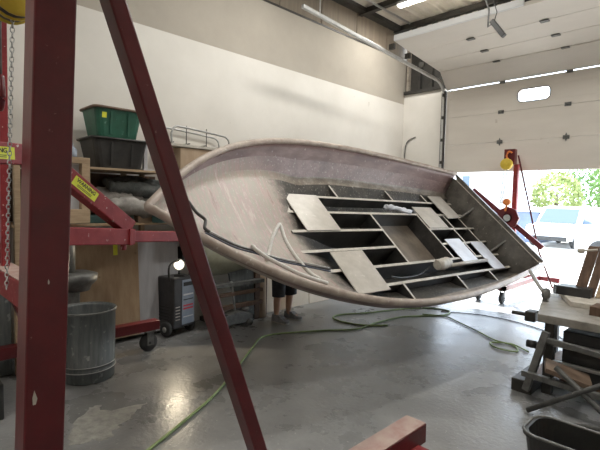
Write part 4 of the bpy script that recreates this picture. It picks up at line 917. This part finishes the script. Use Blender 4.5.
t = empty('castor_tray', 'low black tray on the floor left of the trestle', 'tray', (-1.3,4.55,0))
b = B(); b.box((-1.5,4.35,0), (-1.32,4.9,.12)); part(b, 'tray', 'dark_steel', t, .01)
b = B(); b.tube([(-1.55,4.9,.32),(-1.45,4.9,.32)], .04, 12); b.tube([(-1.45,4.9,.32),(-1.28,4.6,.35)], .02); part(b, 'handle', 'black', t, 0)
# black bin bottom right
t = empty('storage_bin', 'open black rectangular bin in the bottom right corner', 'bin', (-.36,2.72,0))
tt = None
lx, ly, hz = .92, .30, .5
def rr(f, z, r=.09):
    out = []
    for sx, sy, a0 in ((1,1,0),(-1,1,90),(-1,-1,180),(1,-1,270)):
        for k in range(6):
            a = math.radians(a0+18*k); out.append((sx*(lx/2*f-r)+r*math.cos(a), sy*(ly/2*f-r)+r*math.sin(a), z))
    return out
b = B(); rings = [rr(.86,0),rr(1,hz-.02),rr(1.03,hz-.02),rr(1.03,hz),rr(.97,hz),rr(.84,.02)]
Vv = [[b.bm.verts.new(p) for p in r] for r in rings]; nn = len(Vv[0])
for A, C2 in zip(Vv, Vv[1:]):
    for k in range(nn): b.bm.faces.new((A[k],A[(k+1)%nn],C2[(k+1)%nn],C2[k]))
b.bm.faces.new(Vv[0][::-1]); b.bm.faces.new(Vv[-1]); b.obj('tub', 'black', t)
b = B(); b.tube(rr(1.02,hz), .009, 6, closed=True); b.obj('rim', 'grey_metal', t)
b = B(); b.tube(smooth_pts([(-.75,2.55,.47),(-.6,2.62,.5),(-.45,2.6,.49)]), [.03]*12+[.03], 8); b.noise(.006,1); b.bm.free()
b = B(); P_ = smooth_pts([(-.5,2.7,.36),(-.44,2.64,.5),(-.40,2.58,.515),(-.36,2.52,.47)],5); b.tube(P_, [.03]*len(P_), 8); b.noise(.006,2); tag(b.obj('rag', 'leaf'), 'green rag hanging over the near rim of the black bin', 'rag')
b = B(); P_ = smooth_pts([(-.42,2.75,.36),(-.37,2.66,.5),(-.33,2.58,.52),(-.29,2.52,.47)],5); b.tube(P_, [.025]*len(P_), 8); b.noise(.006,3); tag(b.obj('rag', 'orange'), 'orange rag beside the green one in the black bin', 'rag')
# hanging sensor box
t = empty('hanging_reel', 'black box hanging on a bent grey bracket in front of the raised door', 'hanging box', (-2.5,6.1,5.6))
HB = [ (494,-6,6.0), (491,8,6.0), (489,26,6.0), (497,29,6.0), (507,38,6.0) ]
def at_y(px, py, y):
    d = cf + cr*((px-300)/FPX) + cu*((225-py)/FPX); return Vector((0,0,EYE)) + d*(y/d.y)
p0, p1, p2, p3 = at_y(485,-4,6.0), at_y(489,10,6.0), at_y(488,27,6.0), at_y(494,22,6.0)
b = B(); b.tube([Vector((p0.x,6.0,5.6)), p0, p1, p2, p3], .012, 8); part(b, 'bracket', 'grey_metal', t, 0)
b = B(); b.beam(at_y(492,21,6.0), at_y(504,36,6.0), .07, .06); part(b, 'box', 'black', t, .006)
b = B(); b.tube([Vector((p0.x-.25,6.0,5.6)), at_y(497,12,6.0), at_y(494,22,6.0)], .006, 6); part(b, 'cord', 'black', t, 0)

# ------------------------------------------------------------------ outside
def tree(x, y, h, r, m, label, seed):
    t = empty('tree', label, 'tree', (x,y,0), 0, 'trees across the yard'); rnd = random.Random(seed)
    b = B(); b.tube([(0,0,-.02),(.05,0,h*.35),(0,.05,h*.7)], [.16,.12,.06], 10); b.obj('trunk', 'bark', t)
    b = B()
    for i in range(1500):
        a, c_, q = rnd.uniform(0,2*PI), rnd.uniform(-1,1), rnd.uniform(.5,1)**.5
        s_ = math.sqrt(1-c_*c_); p = Vector((r*q*s_*math.cos(a), r*q*s_*math.sin(a), h*.62+h*.4*q*c_))
        n1 = Vector((rnd.uniform(-1,1),rnd.uniform(-1,1),rnd.uniform(-1,1))).normalized(); n2 = n1.orthogonal().normalized(); k = rnd.uniform(.08,.16)
        b.bm.faces.new([b.bm.verts.new(p+n1*k), b.bm.verts.new(p+n2*k*.6), b.bm.verts.new(p-n1*k), b.bm.verts.new(p-n2*k*.6)])
    b.obj('crown', m, t)
tree(-7.6, 27.5, 3.6, 1.3, 'leaf_pale', 'pale yellow-green small tree behind the white van', 1)
tree(-6.3, 31, 6.0, 1.9, 'leaf', 'green tree right of the white van', 2)
tree(-4.3, 27, 5.6, 1.7, 'leaf', 'large green tree at the right edge of the doorway', 3)
tree(-.4, 26, 5.4, 1.9, 'leaf', 'green tree furthest right, beyond the door frame', 4)
# pale building on the left with drainpipe and window
t = empty('building', 'pale overexposed building seen left of the lift stand', 'building', (-14,24,0))
b = B(); b.box((-22,24,-.02), (-10.1,30,6)); part(b, 'wall', 'stucco', t, 0)
b = B(); b.box((-11.45,23.93,1.3), (-10.85,23.99,3.4)); f_ = part(b, 'window_frame', 'white', t, 0)
b = B(); b.box((-11.35,23.9,1.4), (-10.95,23.93,3.3)); part(b, 'pane', 'dark_glass', f_, 0)
b = B(); b.box((-22.2,23.8,6), (-9.9,30.2,6.3)); part(b, 'roof', 'blue_wall', t, 0)
t = empty('garden_shed', 'light blue clad shed left of the white van', 'shed', (-8,23,0))
b = B(); b.box((-9.4,22.5,-.02), (-6.9,25,1.45)); part(b, 'wall', 'blue_wall', t, 0)
b = B(); b.prism([(-9.5,22.4,1.45),(-6.8,22.4,1.45),(-8.15,22.4,1.75)], (0,2.7,0)); part(b, 'roof', 'stucco', t, 0)
b = B(); b.box((-8.6,22.46,-.01), (-7.8,22.5,1.3)); part(b, 'door', 'blue_wall', t, 0)
def car(x, y, rz, m, label, van=False):
    t = empty('van' if van else 'car', label, 'van' if van else 'car', (x,y,0), rz)
    L_, W_, = 4.3, 1.75
    H_ = 1.75 if van else 1.4
    pr_ = [(-L_/2,.3),(-L_/2,.8),(-L_/2+.15,.92),(-1.1,1.0),(-.5,H_-.05),(.0,H_),(L_/2-(.15 if van else 1.0),H_-.03),(L_/2-.02,.95),(L_/2,.8),(L_/2,.3)]
    b = B(); b.prism([(-W_/2,a,z) for a,z in pr_], (W_,0,0)); b.obj('body', m, t, .05)
    b = B(); b.prism([(-W_/2+.12,-1.12,1.02),(W_/2-.12,-1.12,1.02),(W_/2-.2,-.57,H_-.12),(-W_/2+.2,-.57,H_-.12)], (0,-.02,.01)); b.obj('windscreen', 'dark_glass', t)
    for s_ in (-1,1):
        b = B(); b.prism([(s_*(W_/2+.004),-.8,1.0),(s_*(W_/2+.004),-.42,H_-.15),(s_*(W_/2+.004),L_/2-1.2,H_-.15),(s_*(W_/2+.004),L_/2-.9,1.0)], (s_*.004,0,0)); b.obj('side_window', 'dark_glass', t)
        for yy in (-1.35,1.35):
            b = B(); b.lathe([(0,-.1),(.3,-.1),(.33,-.06),(.33,.06),(.3,.1),(0,.1)], (s_*(W_/2-.06),yy,.318), 20, 'x'); b.obj('wheel', 'rubber', t)
        b = B(); b.box((s_*.55-.18,-L_/2-.02,.62), (s_*.55+.18,-L_/2+.02,.76)); b.obj('headlight', 'white', t, .01)
    b = B(); b.box((-.8,-L_/2-.06,.3), (.8,-L_/2+.02,.48)); b.obj('bumper', 'rubber', t, .02)
car(-5.75, 22.6, -.1, 'car_white', 'white van parked across the yard, facing the doorway', True)
car(-2.2, 23.5, .5, 'car_blue', 'pale blue car parked behind and right of the white van')
car(-1.9, 17.8, 1.35, 'car_white', 'white car at the right edge of the doorway, nearest the shop')
b = B(); b.tube([(-30,31,6.2),(-10,31,5.6),(12,31,6.2)], .02, 5); b.tube([(-30,31,-.02),(-30,31,7)], .1); b.tube([(12,31,-.02),(12,31,7)], .1); tag(b.obj('power_line', 'dark_steel'), 'thin overhead wire crossing the pale sky', 'wire')

# ------------------------------------------------------------------ light
w = bpy.data.worlds.new('sky'); bpy.context.scene.world = w; w.use_nodes = True
bg = w.node_tree.nodes['Background']; bg.inputs['Color'].default_value = (.74,.86,1,1); bg.inputs['Strength'].default_value = 7.0
sun = bpy.data.lights.new('sun', 'SUN'); sun.energy = 18; sun.angle = math.radians(1.5); sun.color = (1,.97,.92)
so = bpy.data.objects.new('sun', sun); COL.objects.link(so); so.location = (-6, 14, 12)
el, az = math.radians(52), math.radians(35)
so.rotation_euler = Vector((math.sin(az)*math.cos(el), -math.cos(az)*math.cos(el), -math.sin(el))).to_track_quat('-Z','Y').to_euler()
sc = bpy.context.scene
sc.view_settings.view_transform = 'Standard'; sc.view_settings.look = 'None'; sc.view_settings.gamma = 1; sc.view_settings.exposure = 0.0
sc.view_settings.use_curve_mapping = False
